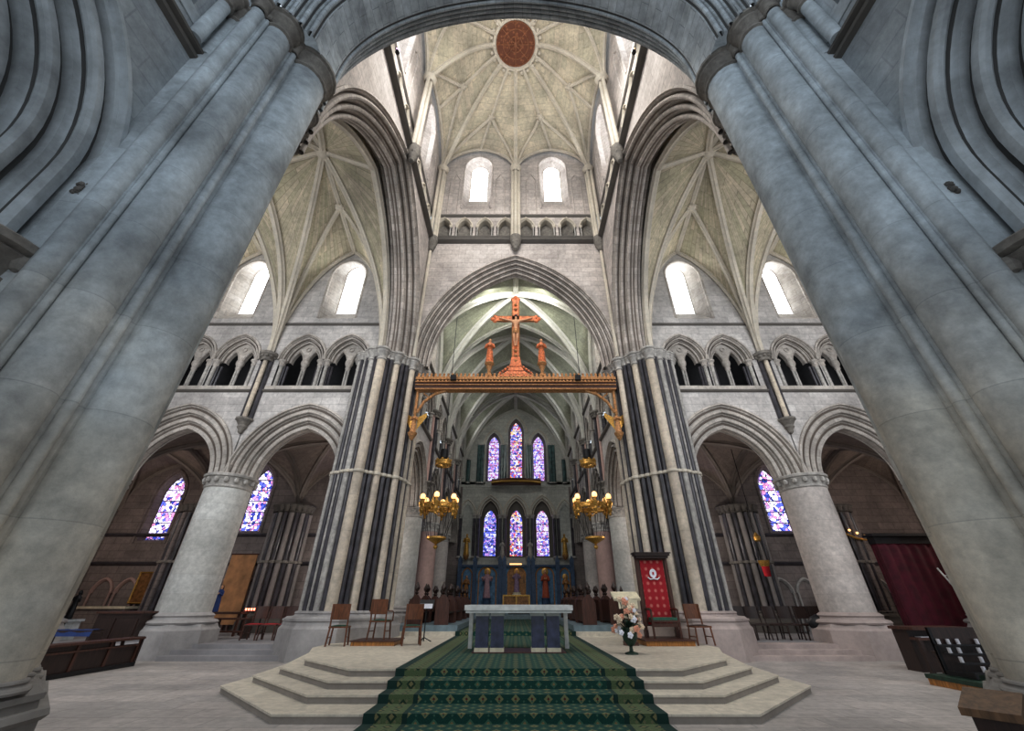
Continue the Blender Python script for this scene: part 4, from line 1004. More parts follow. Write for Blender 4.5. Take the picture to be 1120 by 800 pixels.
# ---- chandeliers
def chandelier(sx):
    X, Y, Z = sx*3.72, 20.0, 5.5
    t = lthing('chandelier', 'gilded ring chandelier with candle lamps hanging on the %s of the choir' % side_word[sx], 'chandelier', (X, Y, Z))
    ringp = lambda r, z, n=32: [(r*cos(2*PI*k/n), r*sin(2*PI*k/n), z) for k in range(n)]
    q = MB(); q.tube(ringp(.82, 0), .06, 8, close=True); q.tube(ringp(.82, .16), .03, 6, close=True)
    q.lathe(0, 0, [(.80, 0), (.84, .02), (.84, .14), (.80, .16)], 32); lpart(q, 'ring', M['gold'], t)
    for k in range(6):
        a = 2*PI*k/6+.52; x, y = .86*cos(a), .86*sin(a)
        q = MB(); q.lathe(x, y, [(.01, -.42), (.07, -.36), (.04, -.3), (.12, -.16), (.09, -.04), (.15, .08), (.19, .18), (.08, .22), (.07, .32), (.11, .36)], 12)
        for s_ in (-1, 1): q.tube([(x, y, -.1), (x-s_*.16*sin(a), y+s_*.16*cos(a), -.18), (x-s_*.26*sin(a), y+s_*.26*cos(a), -.02), (x-s_*.18*sin(a), y+s_*.18*cos(a), .1), (x-s_*.12*sin(a), y+s_*.12*cos(a), 0)], .035, 6)
        q.tube([(x*.92, y*.92, .12), (x*1.1, y*1.1, .02), (x*1.18, y*1.18, .18), (x*1.1, y*1.1, .28)], .03, 6)
        arm = lpart(q, 'candle_arm', M['gold'], t)
        q = MB(); q.ball((x, y, .47), .135, 12, 10, (.95, .95, 1.15)); lpart(q, 'lamp', M['bulb'], arm)
    for k in range(8):
        a = 2*PI*(k+.5)/8+.2; q = MB(); x, y = .84*cos(a), .84*sin(a)
        q.prism([(x-.1, y-.05), (x+.1, y-.05), (x+.1, y+.05), (x-.1, y+.05)], .1, .42, [(x-.01, y-.01), (x+.01, y-.01), (x+.01, y+.01), (x-.01, y+.01)]); lpart(q, 'ornament', M['gold'], t)
    q = MB(); q.tube(ringp(.36, 2.15, 20), .07, 6, close=True); q.lathe(0, 0, [(.34, 2.1), (.40, 2.15), (.42, 2.35), (.36, 2.22)], 20)
    for k in range(8): q.ball((.38*cos(k*PI/4), .38*sin(k*PI/4), 2.38), .06, 6, 5)
    lpart(q, 'upper_crown', M['gold'], t)
    q = MB(); q.cyl(0, 0, .2, 2.5, 2.95, 12); lpart(q, 'hoist_cover', M['black'], t)
    q = MB()
    for k in range(8):
        a = 2*PI*k/8; q.tube([(.8*cos(a), .8*sin(a), .1), (.36*cos(a), .36*sin(a), 2.15)], .015, 5)
        q.tube([(.8*cos(a), .8*sin(a), 0), (.42*cos(a), .42*sin(a), -1.35)], .015, 5)
    for k in range(4): q.tube([(.34*cos(k*PI/2), .34*sin(k*PI/2), 2.2), (0, 0, 2.7)], .015, 5)
    q.tube([(0, 0, 2.9), (0, 0, 13.4)], .02, 6); lpart(q, 'chain', M['black'], t)
    q = MB(); q.lathe(0, 0, [(.001, -1.62), (.1, -1.55), (.34, -1.42), (.46, -1.36), (.46, -1.28), (.3, -1.3), (.001, -1.4)], 24); q.ball((0, 0, -1.7), .1, 8, 6)
    lpart(q, 'lower_dish', M['gold'], t)
chandelier(-1); chandelier(1)

# ---- high altar and reredos
t = thing('reredos', 'blue painted reredos screen with five niches behind the high altar', 'screen', (0, 37.0, 1))
q = MB(); q.box(-4.7, 4.7, 37.1, 37.5, 1.0, 4.2); q.build('back_panel', M['blue'], t)
for x in (-4.65, -3.4, -1.3, -.95, 1.1, 1.45, 3.5, 4.7):
    q = MB(); q.box(x-.16, x+.16, 36.8, 37.15, 1.0, 4.6); q.prism([(x-.2, 36.8), (x+.2, 36.8), (x+.2, 37.15), (x-.2, 37.15)], 4.6, 5.0, [(x-.02, 36.95), (x+.02, 36.95), (x+.02, 37), (x-.02, 37)]); q.build('pilaster', M['navy'], t)
for c in (-2.33, .08, 2.42, -4.02, 4.08):
    w = .68 if abs(c) < 3 else .36
    q = MB(frame((0, 37.05, 0), (1, 0, 0), (0, 1, 0))); ring(q, c, 3.5, w, .5, [(.12, 0), (.1, -.08), (0, -.02), (0, .05)], n=8)
    for s in (-1, 1): q.cyl(c+s*(w+.04), -.05, .05, 1.1, 3.5, 8)
    q.build('niche_frame', M['gilt'], t)
    q = MB(frame((0, 37.08, 0), (1, 0, 0), (0, 1, 0))); fill(q, outline(c, w, 1.1, 3.5, .5), 0); q.build('niche_back', M['icon'] if abs(c) < .5 else M['blue'], t)
q = MB(); q.box(-4.8, 4.8, 36.85, 37.4, 4.15, 4.3); q.build('cornice', M['navy'], t)
q = MB(); q.box(-.5, .5, 36.7, 36.95, 4.29, 4.38); tag(q.build('strip_light', M['bulb']), 'small warm strip lamp above the centre niche', 'lamp')
for c, h, m_, hn, lb, hl in ((-2.33, 2.0, 'robe1', 'open', 'pink and violet robed statue in the left niche of the blue reredos', True), (.08, 1.6, 'robe4', 'open', 'violet and cream robed statue in the centre niche of the reredos', True), (2.42, 2.0, 'robe2', 'pray', 'brick red robed statue in the right niche of the blue reredos', True), (-4.02, 1.6, 'robe3', 'pray', 'brown robed statue at the far left end of the reredos', False), (4.08, 1.6, 'robe3', 'pray', 'gold brown robed statue at the far right end of the reredos', True)):
    z = 1.9 if abs(c) > 1 else 2.3
    a = lthing('niche_statue', lb, 'statue', (c, 36.75, z)); robed(a, h, M[m_], hands=hn, halo=hl, seed=c)
    if abs(c) < 1:
        q = MB(); q.lathe(0, 0, [(.4, -.35), (.42, -.2), (.3, -.1), (.34, 0), (.01, 0)], 14); lpart(q, 'pedestal', M['cream_cloth'], a)
    else:
        q = MB(); q.lathe(0, 0, [(.3, -.68), (.32, -.1), (.36, -.06), (.36, 0), (.01, 0)], 8); lpart(q, 'pedestal', M['navy'], a)
t = thing('tabernacle', 'gilt panelled tabernacle chest standing beyond the altar', 'tabernacle', (.05, 35.4, 1.0))
q = MB(); q.box(-.95, 1.05, 35.2, 35.8, 1.0, 2.02); q.build('body', M['icon'], t)
q = MB(); 
for x in (-.95, .05, 1.05): q.box(x-.05, x+.05, 35.14, 35.22, 1.0, 2.06)
q.box(-1.0, 1.1, 35.12, 35.85, 2.0, 2.1); q.build('gilt_frame', M['gold'], t)
t = thing('high_altar', 'long dark panelled high altar below the reredos', 'altar', (0, 36.2, 1.0))
q = MB(); q.box(-4.2, 4.2, 36.0, 36.5, 1.0, 1.15); q.build('base', M['darkwood'], t)
q = MB(); q.box(-4.3, 4.3, 35.95, 36.55, 1.15, 1.22); q.build('altar_top', M['wood'], t)
for sx in (-1, 1):
    for k, (x, z, hh) in enumerate(((4.3, 5.1, 1.7), (1.5, 4.7, 1.1))):
        a = lthing('gilded_statue' if k == 0 else 'stone_statue', '%s statue on the %s side of the %s east lancets' % (['tall gilded', 'small grey'][k], side_word[sx], 'lower'), 'statue', (sx*x if k == 0 else sx*1.22+.05, 37.75, z if k == 0 else 4.98))
        robed(a, hh if k == 0 else 1.35, M['gold'] if k == 0 else M['cap'], skin='gold' if k == 0 else 'cap', hair='gold' if k == 0 else 'cap', seed=k+sx)
        q = MB(); q.lathe(0, 0, [(.02, -.4), (.15, -.3), (.28, -.06), (.3, 0), (.01, 0)], 12); lpart(q, 'bracket', M['gilt'] if k == 0 else M['cap'], a)
t = thing('hanging_canopy', 'wide dark and gilt carved canopy band below the upper east lancets', 'canopy', (.05, 37.3, 11.1))
q = MB(); q.grid([[(.05+x, 37.3+.0008*0-y_*(1-(x/2.3)**2), z_) for x in [-2.3+4.6*i/16 for i in range(17)]] for y_, z_ in ((0, 10.95), (.6, 11.0), (.65, 11.3), (.7, 11.35), (.6, 11.5), (0, 11.55))]); q.build('canopy_body', M['wood'], t)
q = MB(); q.tube([(.05+x, 37.2-.65*(1-(x/2.3)**2), 11.18) for x in [-2.3+4.6*i/16 for i in range(17)]], .09, 6); q.build('gilt_band', M['gold'], t)

# ---- choir stalls
def stall(sx, Y, row, first):
    nm = ['front', 'back'][row]
    order = ['nearest', 'second', 'third', 'fourth', 'farthest'][first]
    t = lthing('choir_stall', '%s %s-row oak choir stall with poppyhead ends on the %s' % (order, nm, side_word[sx]), 'choir stall', (sx*(3.0+row*1.15), Y, .82), group=None)
    W = 1.9
    for y in (0, W):
        q = MB(); pts = [(-.28, 0), (.28, 0), (.28, .75), (.16, .95), (.06, 1.05), (-.06, 1.05), (-.2, .9), (-.28, .8)]
        q.m = frame((0, y, 0), (1, 0, 0), (0, 0, 1)); 
        fr = MB(); A = [fr.pt((x, y-.05, z)) for x, z in pts]; B = [fr.pt((x, y+.05, z)) for x, z in pts]; n = len(pts)
        for i in range(n): fr.f.append([A[i], A[(i+1) % n], B[(i+1) % n], B[i]])
        fr.f.append(A); fr.f.append(B[::-1]); e = lpart(fr, 'end_panel', M['wood'], t)
        f = MB(); f.lathe(0, y, [(.03, 1.03), (.04, 1.08), (.09, 1.12), (.03, 1.17), (.10, 1.26), (.12, 1.33), (.07, 1.42), (.02, 1.52), (.001, 1.54)], 10)
        for s in (-1, 1): f.ball((0, y+s*.1, 1.28), .06, 6, 5)
        lpart(f, 'poppyhead', M['darkwood'], e)
    q = MB(); q.box(-.24, -.18, .05, W-.05, .1, .85); lpart(q, 'front_panel', M['wood'], t)
    q = MB(); q.prism([(-.3, .05), (.02, .05), (.02, W-.05), (-.3, W-.05)], .86, .9); lpart(q, 'desk_top', M['wood'], t)
    q = MB(); q.box(-.02, .26, .05, W-.05, .38, .44); lpart(q, 'seat', M['darkwood'], t)
for sx in (-1, 1):
    for i in range(4):
        for row in range(2):
            stall(sx, 19.0+i*2.35+.15*row, row, i)

# ---- chairs on the platform
def chair(loc, rz, label, pad='greenpad', arms=False, fw='chair'):
    t = lthing('wooden_chair', label, 'chair', loc, rz); t.scale = (1.22, 1.1, 1.08)
    q = MB(); q.box(-.23, .23, -.22, .22, .42, .46); lpart(q, 'seat', M[fw], t)
    q = MB(); q.grid([[(-.21+.42*i/6, -.2+.4*j/6, .462+.03*sin(PI*i/6)**.5*sin(PI*j/6)**.5 if 0 < i < 6 and 0 < j < 6 else .462) for i in range(7)] for j in range(7)]); lpart(q, 'cushion', M[pad], t)
    for x, y in ((-.2, -.19), (.2, -.19), (-.2, .19), (.2, .19)):
        q = MB(); q.tube([(x*1.12, y*1.15, 0), (x, y, .43)], .022, 8); lpart(q, 'leg', M[fw], t)
    for x in (-.2, .2): q = MB(); q.tube([(x, .2, .42), (x, .25, .98)], .02, 8); lpart(q, 'back_post', M[fw], t)
    q = MB(); q.grid([[(-.22+.44*i/6, .235+.03*sin(PI*i/6)+dy, z) for i in range(7)] for z, dy in ((.62, 0), (1.0, .03), (1.0, .055), (.62, .025), (.62, 0))]); lpart(q, 'back_panel', M[fw], t)
    q = MB()
    for x in (-.2, .2): q.tube([(x, -.19, .2), (x, .19, .2)], .014, 6)
    lpart(q, 'stretcher', M[fw], t)
    if arms:
        for x in (-.25, .25): q = MB(); q.tube([(x, .24, .7), (x, -.1, .69), (x, -.2, .66), (x, -.2, .44)], .02, 8); lpart(q, 'armrest', M[fw], t)
    return t
chair((-5.38, 14.5, .48), PI+.15, 'brown wooden chair standing left of the dais with its back to the viewer')
t = thing('chair_dais', 'low honey oak dais under the armchair on the left of the platform', 'dais', (-4.35, 15.0, .48))
MB().box(-4.95, -3.65, 14.45, 15.6, .48, .58).build('riser', M['honey'], t); MB().box(-4.98, -3.62, 14.42, 15.63, .58, .61).build('deck', M['wood'], t)
chair((-4.3, 15.0, .61), PI-.1, 'brown wooden armchair on the low dais on the left', arms=True)
chair((-3.22, 14.75, .48), PI+.3, 'brown wooden chair with pale green seat standing right of the left dais')
t = thing('music_stand', 'black stand holding white sheets beside the left choir stalls', 'stand', (-3.05, 15.9, .48))
q = MB(); q.cyl(-3.05, 15.9, .02, .5, 1.5, 8); q.build('pole', M['black'], t)
q = MB(); 
for k in range(3): q.tube([(-3.05, 15.9, .6), (-3.05+.25*cos(k*2.1), 15.9+.25*sin(k*2.1), .49)], .015, 6)
q.build('tripod_foot', M['black'], t)
q = MB(); q.grid([[(-3.3, 15.75, 1.40), (-2.8, 15.75, 1.40)], [(-3.3, 15.95, 1.68), (-2.8, 15.95, 1.68)]]); q.build('desk', M['black'], t)
q = MB(); q.grid([[(-3.27, 15.72, 1.42), (-2.83, 15.72, 1.42)], [(-3.27, 15.78, 1.56), (-2.83, 15.78, 1.56)]]); tag(q.build('sheet_music', M['paper']), 'white sheet resting on the black music stand', 'paper')

# ---- throne
t = thing('throne_dais', 'low honey oak dais under the tall red throne', 'dais', (4.55, 15.2, .48))
MB().box(3.9, 5.35, 14.35, 15.8, .48, .60).build('riser', M['honey'], t); MB().box(3.86, 5.39, 14.31, 15.84, .60, .635).build('deck', M['wood'], t)
t = lthing('throne', 'tall canopied oak throne with red cloth bearing a white crest', 'throne', (4.72, 15.2, .635))
def tp(q, nme, mt): return lpart(q, nme, M[mt], t)
for x in (-.5, .5): q = MB(); q.box(x-.05, x+.05, .12, .24, 0, 2.35); q.box(x-.06, x+.06, .1, .26, 0, .2); tp(q, 'post', 'wood')
q = MB(); q.box(-.48, .48, .16, .22, .3, 2.3); tp(q, 'back_panel', 'wood')
q = MB(); q.box(-.6, .6, -.12, .28, 2.35, 2.42); q.box(-.55, .55, -.06, .26, 2.28, 2.35); q.box(-.64, .64, -.15, .3, 2.42, 2.46); tp(q, 'canopy', 'darkwood')
q = MB(); q.grid([[(-.40+.8*i/16, .14-.012*sin(i*1.9), z) for i in range(17)] for z in (.35, 1.0, 1.6, 2.22)]); cl = tp(q, 'cloth', 'throne_cloth')
q = MB(); 
q.grid([[(.0+r*cos(2*PI*k/20), .115+dy, 1.82+r*sin(2*PI*k/20)*1.15) for k in range(20)] for r, dy in ((.001, 0), (.12, 0), (.12, .01))], closed=True)
q.tube([(-.2, .112, 1.70), (-.12, .108, 1.64), (0, .105, 1.66), (.12, .108, 1.64), (.2, .112, 1.70)], .022, 6)
e = MB.build(q, 'crest', M['petalw']); e.parent = cl
q = MB(); q.box(-.025, .025, .098, .112, 1.78, 1.86); e = q.build('crest_shield', M['red']); e.parent = cl
q = MB(); q.box(-.42, .42, -.42, .14, .42, .48); tp(q, 'seat', 'wood')
q = MB(); q.box(-.38, .38, -.4, .12, .48, .55); tp(q, 'cushion', 'greenpad')
for x in (-.42, .42):
    q = MB(); q.tube([(x, .12, .78), (x, -.3, .78), (x, -.42, .74)], .035, 8); tp(q, 'armrest', 'wood')
    q = MB(); q.tube([(x, -.4, 0), (x, -.4, .76)], .035, 8); tp(q, 'leg', 'wood')
q = MB(); q.box(-.4, .4, -.40, -.37, .30, .40); tp(q, 'front_rail', 'wood')
chair((5.72, 14.75, .48), 0.12, 'light wooden chair to the right of the throne', pad='darkwood')

# ---- flowers
t = lthing('flower_vase', 'dark green footed vase of flowers on the right of the platform', 'vase', (2.92, 12.25, .48))
q = MB(); q.lathe(0, 0, [(.001, 0), (.17, 0), (.16, .03), (.05, .06), (.04, .16), (.10, .2), (.17, .3), (.2, .48), (.22, .56), (.2, .56), (.16, .45)], 20); lpart(q, 'vase', M['leaf'], t)
fa = lthing('flower_arrangement', 'loose arrangement of cream, peach and white flowers in the green vase', 'flowers', (2.92, 12.25, 1.02))
for nme, cnt in (('leaf', 26),):
    for k in range(cnt):
        a = R.random()*2*PI; r = .12+.26*R.random(); z = -.05+.35*R.random(); q = MB()
        q.grid([[(r*.5*cos(a), r*.5*sin(a), z*.5)], ] if False else [[(r*.3*cos(a)-.02*sin(a), r*.3*sin(a)+.02*cos(a), z*.3), (r*.3*cos(a)+.02*sin(a), r*.3*sin(a)-.02*cos(a), z*.3)], [(r*.8*cos(a)-.05*sin(a), r*.8*sin(a)+.05*cos(a), z*.9+.06), (r*.8*cos(a)+.05*sin(a), r*.8*sin(a)-.05*cos(a), z*.9+.06)], [(r*1.3*cos(a), r*1.3*sin(a), z), (r*1.3*cos(a)+.001, r*1.3*sin(a), z)]])
        lpart(q, 'leaf', M['leaf'], fa)
for k in range(64):
    a = R.random()*2*PI; h_ = R.random(); r = (.42-.28*h_)*(.4+.6*R.random())+.03; z = -.14+.80*h_; m_ = R.choice(['petal', 'petal', 'petalp', 'petalw', 'petal'])
    s = .035+.03*R.random(); q = MB(); x, y = r*cos(a), r*sin(a)
    for j in range(5): q.ball((x+s*.8*cos(j*1.256), y-.01, z+s*.8*sin(j*1.256)), s*.62, 6, 4, (1, .6, 1))
    q.ball((x, y-.03, z), s*.4, 6, 4); fo = lpart(q, 'flower', M[m_], fa)
    q = MB(); q.tube([(x*.15, y*.15, -.1), (x*.7, y*.7, z*.6), (x, y, z)], .006, 5); lpart(q, 'stem', M['leaf'], fo)
# ---- ambo
t = lthing('ambo', 'lectern draped with a cream cloth behind the flowers', 'lectern', (3.5, 14.6, .48))
q = MB(); q.box(-.2, .2, -.12, .2, .0, .1); q.box(-.1, .1, -.08, .12, .1, 1.15); lpart(q, 'pedestal', M['wood'], t)
q = MB(); q.grid([[(-.42, -.2, 1.16), (.42, -.2, 1.16)], [(-.42, -.22, 1.22), (.42, -.22, 1.22)], [(-.42, .25, 1.42), (.42, .25, 1.42)], [(-.42, .27, 1.36), (.42, .27, 1.36)], [(-.42, -.2, 1.16), (.42, -.2, 1.16)]]); lpart(q, 'desk', M['cream_cloth'], t)
q = MB(); q.grid([[(-.3+.6*i/8, -.235-.01*sin(i*2), z) for i in range(9)] for z in (1.2, .95)]); lpart(q, 'drape', M['cream_cloth'], t)
t = lthing('finial_post', 'dark carved post with pointed finial behind the ambo', 'post', (3.62, 15.6, .48))
q = MB(); q.lathe(0, 0, [(.12, 0), (.12, .1), (.07, .2), (.09, .9), (.07, 1.0), (.1, 1.1), (.14, 1.2), (.09, 1.32), (.04, 1.42), (.06, 1.48), (.001, 1.62)], 12); lpart(q, 'post', M['darkwood'], t)

# ---- left transept furniture
t = lthing('pew_front', 'long dark stained oak pew front in the left transept with papers on its shelf', 'pew', (-11.25, 11.5, 0))
q = MB(); q.box(-.08, .0, 0, 2.9, .08, .66); lpart(q, 'panel', M['darkwood'], t)
q = MB(); q.box(-.34, .1, -.05, 2.95, .66, .71); lpart(q, 'ledge', M['wood'], t)
q = MB(); q.box(-.3, .08, -.04, 2.94, 0, .1); lpart(q, 'plinth', M['black'], t)
for y in (0, .95, 1.92, 2.86): q = MB(); q.box(-.0, .03, y-.04, y+.04, .1, .66); lpart(q, 'stile', M['wood'], t)
for y in (-.03, 2.93): q = MB(); q.box(-.34, .06, y-.03, y+.03, 0, .72); lpart(q, 'end_panel', M['darkwood'], t)
q = MB(); q.box(-.0, .05, .06, 2.84, .50, .54); lpart(q, 'rail', M['wood'], t)
for k, y in enumerate((1.98, 2.28)):
    q = MB(); q.face([(-11.18, 11.5+y, .56), (-11.18, 11.5+y+(.16 if k == 0 else .5), .56), (-11.2, 11.5+y+(.16 if k == 0 else .5), .65), (-11.2, 11.5+y, .65)])
    tag(q.build('leaflet', M['paper']), ['narrow white leaflet tucked on the left pew front', 'wide white leaflet tucked on the left pew front'][k], 'paper')
t = lthing('side_altar', 'dark oak chest with a pale ledge between the left pew front and column', 'chest', (-13.0, 15.5, 0))
q = MB(); q.box(-.85, .6, 0, .8, 0, 1.28); lpart(q, 'body', M['darkwood'], t)
q = MB(); q.box(-.9, .66, -.06, .86, 1.28, 1.34); lpart(q, 'top', M['wood'], t)
for x in (-.5, .25): q = MB(); q.box(x-.3, x+.3, -.03, 0, .2, 1.15); lpart(q, 'panel', M['darkwood'], t)
q = MB(); q.grid([[(-13.7+.08*i, 14.45-.01*sin(i), .90+.01*sin(i*1.7)) for i in range(16)], [(-13.7+.08*i, 14.05, .90+.01*sin(i*1.3)) for i in range(16)], [(-13.7+.08*i, 14.02-.01*sin(i), .74) for i in range(16)]])
tag(q.build('blue_cloth', M['bluecloth']), 'blue cloth draped over a bench behind the left pew front', 'cloth')
t = lthing('bench', 'dark bench under the blue cloth behind the left pew front', 'bench', (-13.2, 14.04, 0))
q = MB(); q.box(-.8, .7, 0, .42, .83, .885); lpart(q, 'seat', M['darkwood'], t)
for x in (-.75, .65): q = MB(); q.box(x-.04, x+.04, 0, .42, 0, .8); lpart(q, 'leg', M['darkwood'], t)
a = lthing('dark_statue', 'dark standing statuette on a pale plinth at the far left chapel', 'statue', (-17.1, 17.9, 1.05))
robed(a, .95, M['black'], skin='black', hair='black', hands='open', seed=2)
q = MB(); q.box(-.3, .3, -.3, .3, -.66, 0); q.box(-.36, .36, -.36, .36, -.08, 0); lpart(q, 'plinth', M['nearwall'], a)
t = lthing('side_chapel_altar', 'small stone chapel altar with gilded picture in the left chapel', 'altar', (-19.6, 21.8, .39))
q = MB(); q.box(-1.2, 1.2, 0, .8, 0, .95); lpart(q, 'base', M['dwall'], t)
q = MB(); q.box(-1.3, 1.3, -.08, .85, .95, 1.05); lpart(q, 'altar_top', M['cream_cloth'], t)
t = lthing('gilded_picture', 'gilded framed picture above the small left chapel altar', 'picture', (-18.9, 23.05, 1.6))
q = MB(); q.box(-.45, .45, 0, .05, 0, 1.3); lpart(q, 'picture', M['icon'], t)
q = MB(); 
q.tube([(-.48, 0, -.03), (.48, 0, -.03), (.48, 0, 1.33), (-.48, 0, 1.33)], .06, 6, close=True); lpart(q, 'frame', M['gold'], t)
# orange panel, dark plaque, small benches behind left inner arch
t = lthing('ochre_screen', 'ochre orange panel standing beside the left round column', 'panel', (-14.0, 22.4, .39))
q = MB(); q.box(-.55, .75, 0, .06, .3, 3.3); lpart(q, 'cloth', M['orangewall'], t); q = MB(); q.tube([(-.6, .03, 3.33), (.8, .03, 3.33)], .04, 6); lpart(q, 'rail', M['wood'], t)
a = lthing('blue_mantled_statue', 'small statue in a blue mantle beside the left round column', 'statue', (-12.95, 20.0, 1.25))
robed(a, 1.0, M['bluecloth'], seed=5)
t = lthing('statue_table', 'wooden table holding the blue mantled statue', 'table', (-12.5, 20.0, .39))
q = MB(); q.box(-.8, .9, -.3, .3, .78, .86); lpart(q, 'top', M['wood'], t)
for x in (-.7, .8):
    for y in (-.24, .24): q = MB(); q.box(x-.04, x+.04, y-.04, y+.04, 0, .78); lpart(q, 'leg', M['wood'], t)
t = lthing('kneeler', 'dark wooden kneeling bench behind the left inner arch', 'bench', (-11.2, 18.6, .39))
q = MB(); q.box(-.7, .7, -.15, .15, .62, .68); lpart(q, 'ledge', M['wood'], t)
for x in (-.66, .66): q = MB(); q.box(x-.03, x+.03, -.2, .3, 0, .65); lpart(q, 'end_panel', M['darkwood'], t)
q = MB(); q.box(-.66, .66, -.1, .1, .2, .25); lpart(q, 'step', M['wood'], t)
t = lthing('votive_stand', 'low stand of red glowing votive candles in the left chapel', 'candle stand', (-11.6, 20.6, .39))
q = MB(); q.box(-.45, .45, -.15, .15, .85, .9); lpart(q, 'tray', M['black'], t)
for x in (-.4, .4): q = MB(); q.cyl(x, 0, .03, 0, .85, 8); lpart(q, 'leg', M['black'], t)
for k in range(7):
    q = MB(); q.cyl(-11.6-.36+.12*k, 20.6, .035, 1.29, 1.38, 8); tag(q.build('votive_candle', M['redglow']), 'small red votive light on the left chapel stand', 'candle', 'red votive lights')
for k in range(3):
    chair((-9.9+.62*k, 17.9, .39), .1*k, ['red seated chair', 'middle red seated chair', 'last red seated chair'][k] + ' in the row behind the left crossing pier', pad='red', fw='wood')

# ---- right side: dark chairs, lamps, confessional, candle rack
for k in range(6):
    chair((8.7+.62*k, 18.0+.1*(k % 2), .39), .1*(k % 3-1), ['first', 'second', 'third', 'fourth', 'fifth', 'sixth'][k] + ' dark chair from the right crossing pier, in the row under the right inner arch', pad='darkwood', fw='darkwood')
t = lthing('coat_pile', 'low black covered table beside the right round column', 'table', (11.3, 17.3, .39))
q = MB(); q.ball((0, 0, .55), .55, 14, 8, (1, .6, .55)); lpart(q, 'cover', M['black'], t)
for x in (-.4, .4): q = MB(); q.cyl(x, 0, .04, 0, .45, 8); lpart(q, 'leg', M['black'], t)
t = lthing('sanctuary_lamp', 'hanging gilt lamp with red glass before the right chapel pier', 'lamp', (11.4, 20.2, 3.15))
q = MB(); q.lathe(0, 0, [(.001, -.3), (.08, -.22), (.2, -.1), (.24, .1), (.2, .1)], 14); lpart(q, 'bowl', M['gold'], t)
q = MB(); q.cyl(0, 0, .13, -.55, -.1, 12, .16); lpart(q, 'red_glass', M['red'], t)
q = MB(); q.lathe(0, 0, [(.06, .9), (.14, .95), (.16, 1.1), (.04, 1.3)], 12); lpart(q, 'crown', M['gold'], t)
q = MB()
for k in range(3): q.tube([(.22*cos(k*2.1), .22*sin(k*2.1), .1), (.1*cos(k*2.1), .1*sin(k*2.1), .95)], .02, 5)
q.tube([(0, 0, 1.25), (0, 0, 5.4)], .02, 5); lpart(q, 'chain', M['black'], t)
t = lthing('confessional', 'crimson curtained booth with black top under the right outer arch', 'booth', (17.3, 18.8, .39))
q = MB(); q.box(-1.3, 1.5, .3, .7, 3.45, 3.75); q.box(-1.4, 1.6, .2, .8, 3.75, 3.85); lpart(q, 'canopy', M['black'], t)
q = MB(); q.grid([[(-1.25+2.7*i/30, .35+.03*sin(i*1.3), z) for i in range(31)] for z in (.0, 1.8, 3.45)]); lpart(q, 'curtain', M['crimson'], t)
q = MB(); q.grid([[(-1.25+.02*sin(i*1.3), .35+.35*i/14, z) for i in range(15)] for z in (.0, 1.8, 3.45)]); lpart(q, 'side_curtain', M['crimson'], t)
t = lthing('ladder', 'wooden ladder leaning beside the crimson booth', 'ladder', (15.7, 16.0, 0))
for s in (0, .4): q = MB(); q.tube([(s+.45, -.3, 0), (s, .5, 2.7)], .03, 6); lpart(q, 'rail', M['cap'], t)
for k in range(8): f = (k+.7)/8.5; q = MB(); q.tube([(.45-.45*f, -.3+.8*f, 2.7*f), (.85-.45*f, -.3+.8*f, 2.7*f)], .02, 6); lpart(q, 'rung', M['cap'], t)
t = lthing('wooden_screen', 'ochre wooden cupboard in the right chapel beside the round column', 'cupboard', (15.4, 21.5, .39))
q = MB(); q.box(-.7, .5, 0, .5, 0, 1.6); lpart(q, 'body', M['icon'], t); q = MB(); q.box(-.76, .56, -.05, .55, 1.6, 1.68); lpart(q, 'top', M['honey'], t)
t = lthing('gilded_candle_bracket', 'gilded branch of small lamps on the right chapel wall', 'lamp', (17.0, 22.0, 4.6))
q = MB(); q.tube([(-.9, 0, .5), (-.3, -.2, .1), (.4, -.2, -.2), (1.0, 0, -.25)], .05, 6); lpart(q, 'arm', M['gold'], t)
for k in range(6): f = k/5; q = MB(); q.ball((-.8+1.7*f, -.15, .5-.7*f+.12), .06, 8, 6); lpart(q, 'lamp', M['bulb'], t)
t = lthing('harmonium', 'dark wooden harmonium with stool in the right transept', 'organ', (11.6, 13.2, 0))
q = MB(); q.box(-.75, .75, 0, .5, 0, .95); lpart(q, 'case', M['darkwood'], t)
q = MB(); q.box(-.8, .8, -.3, .55, .95, 1.02); q.box(-.75, .75, -.28, 0, .72, .78); lpart(q, 'lid', M['wood'], t)
q = MB(); q.box(-.6, .6, -.2, -.02, .78, .80); lpart(q, 'keyboard', M['paper'], t)
for x in (-.7, .7): q = MB(); q.box(x-.05, x+.05, -.28, -.18, 0, .72); lpart(q, 'leg', M['darkwood'], t)
t = lthing('stool', 'dark wooden stool in front of the harmonium', 'stool', (11.2, 12.45, 0))
q = MB(); q.box(-.4, .4, -.18, .18, .46, .52); lpart(q, 'seat', M['darkwood'], t)
for x in (-.34, .34):
    for y in (-.13, .13): q = MB(); q.box(x-.03, x+.03, y-.03, y+.03, 0, .46); lpart(q, 'leg', M['darkwood'], t)
t = lthing('candle_rack', 'black tiered votive candle rack beside the right foreground pier', 'candle rack', (10.35, 10.5, .0))
for k in range(4): q = MB(); q.box(-.75, .75, -.1+.18*k, .06+.18*k, .30+.15*k, .33+.15*k); lpart(q, 'tier', M['black'], t)
for x in (-.72, .72): q = MB(); q.box(x-.03, x+.03, -.1, .62, .22, .3); q.box(x-.03, x+.03, .55, .62, .3, 1.1); lpart(q, 'side_frame', M['black'], t)
q = MB(); q.box(-.75, .75, .58, .62, .22, 1.1); lpart(q, 'backboard', M['darkwood'], t)
n_ = 0
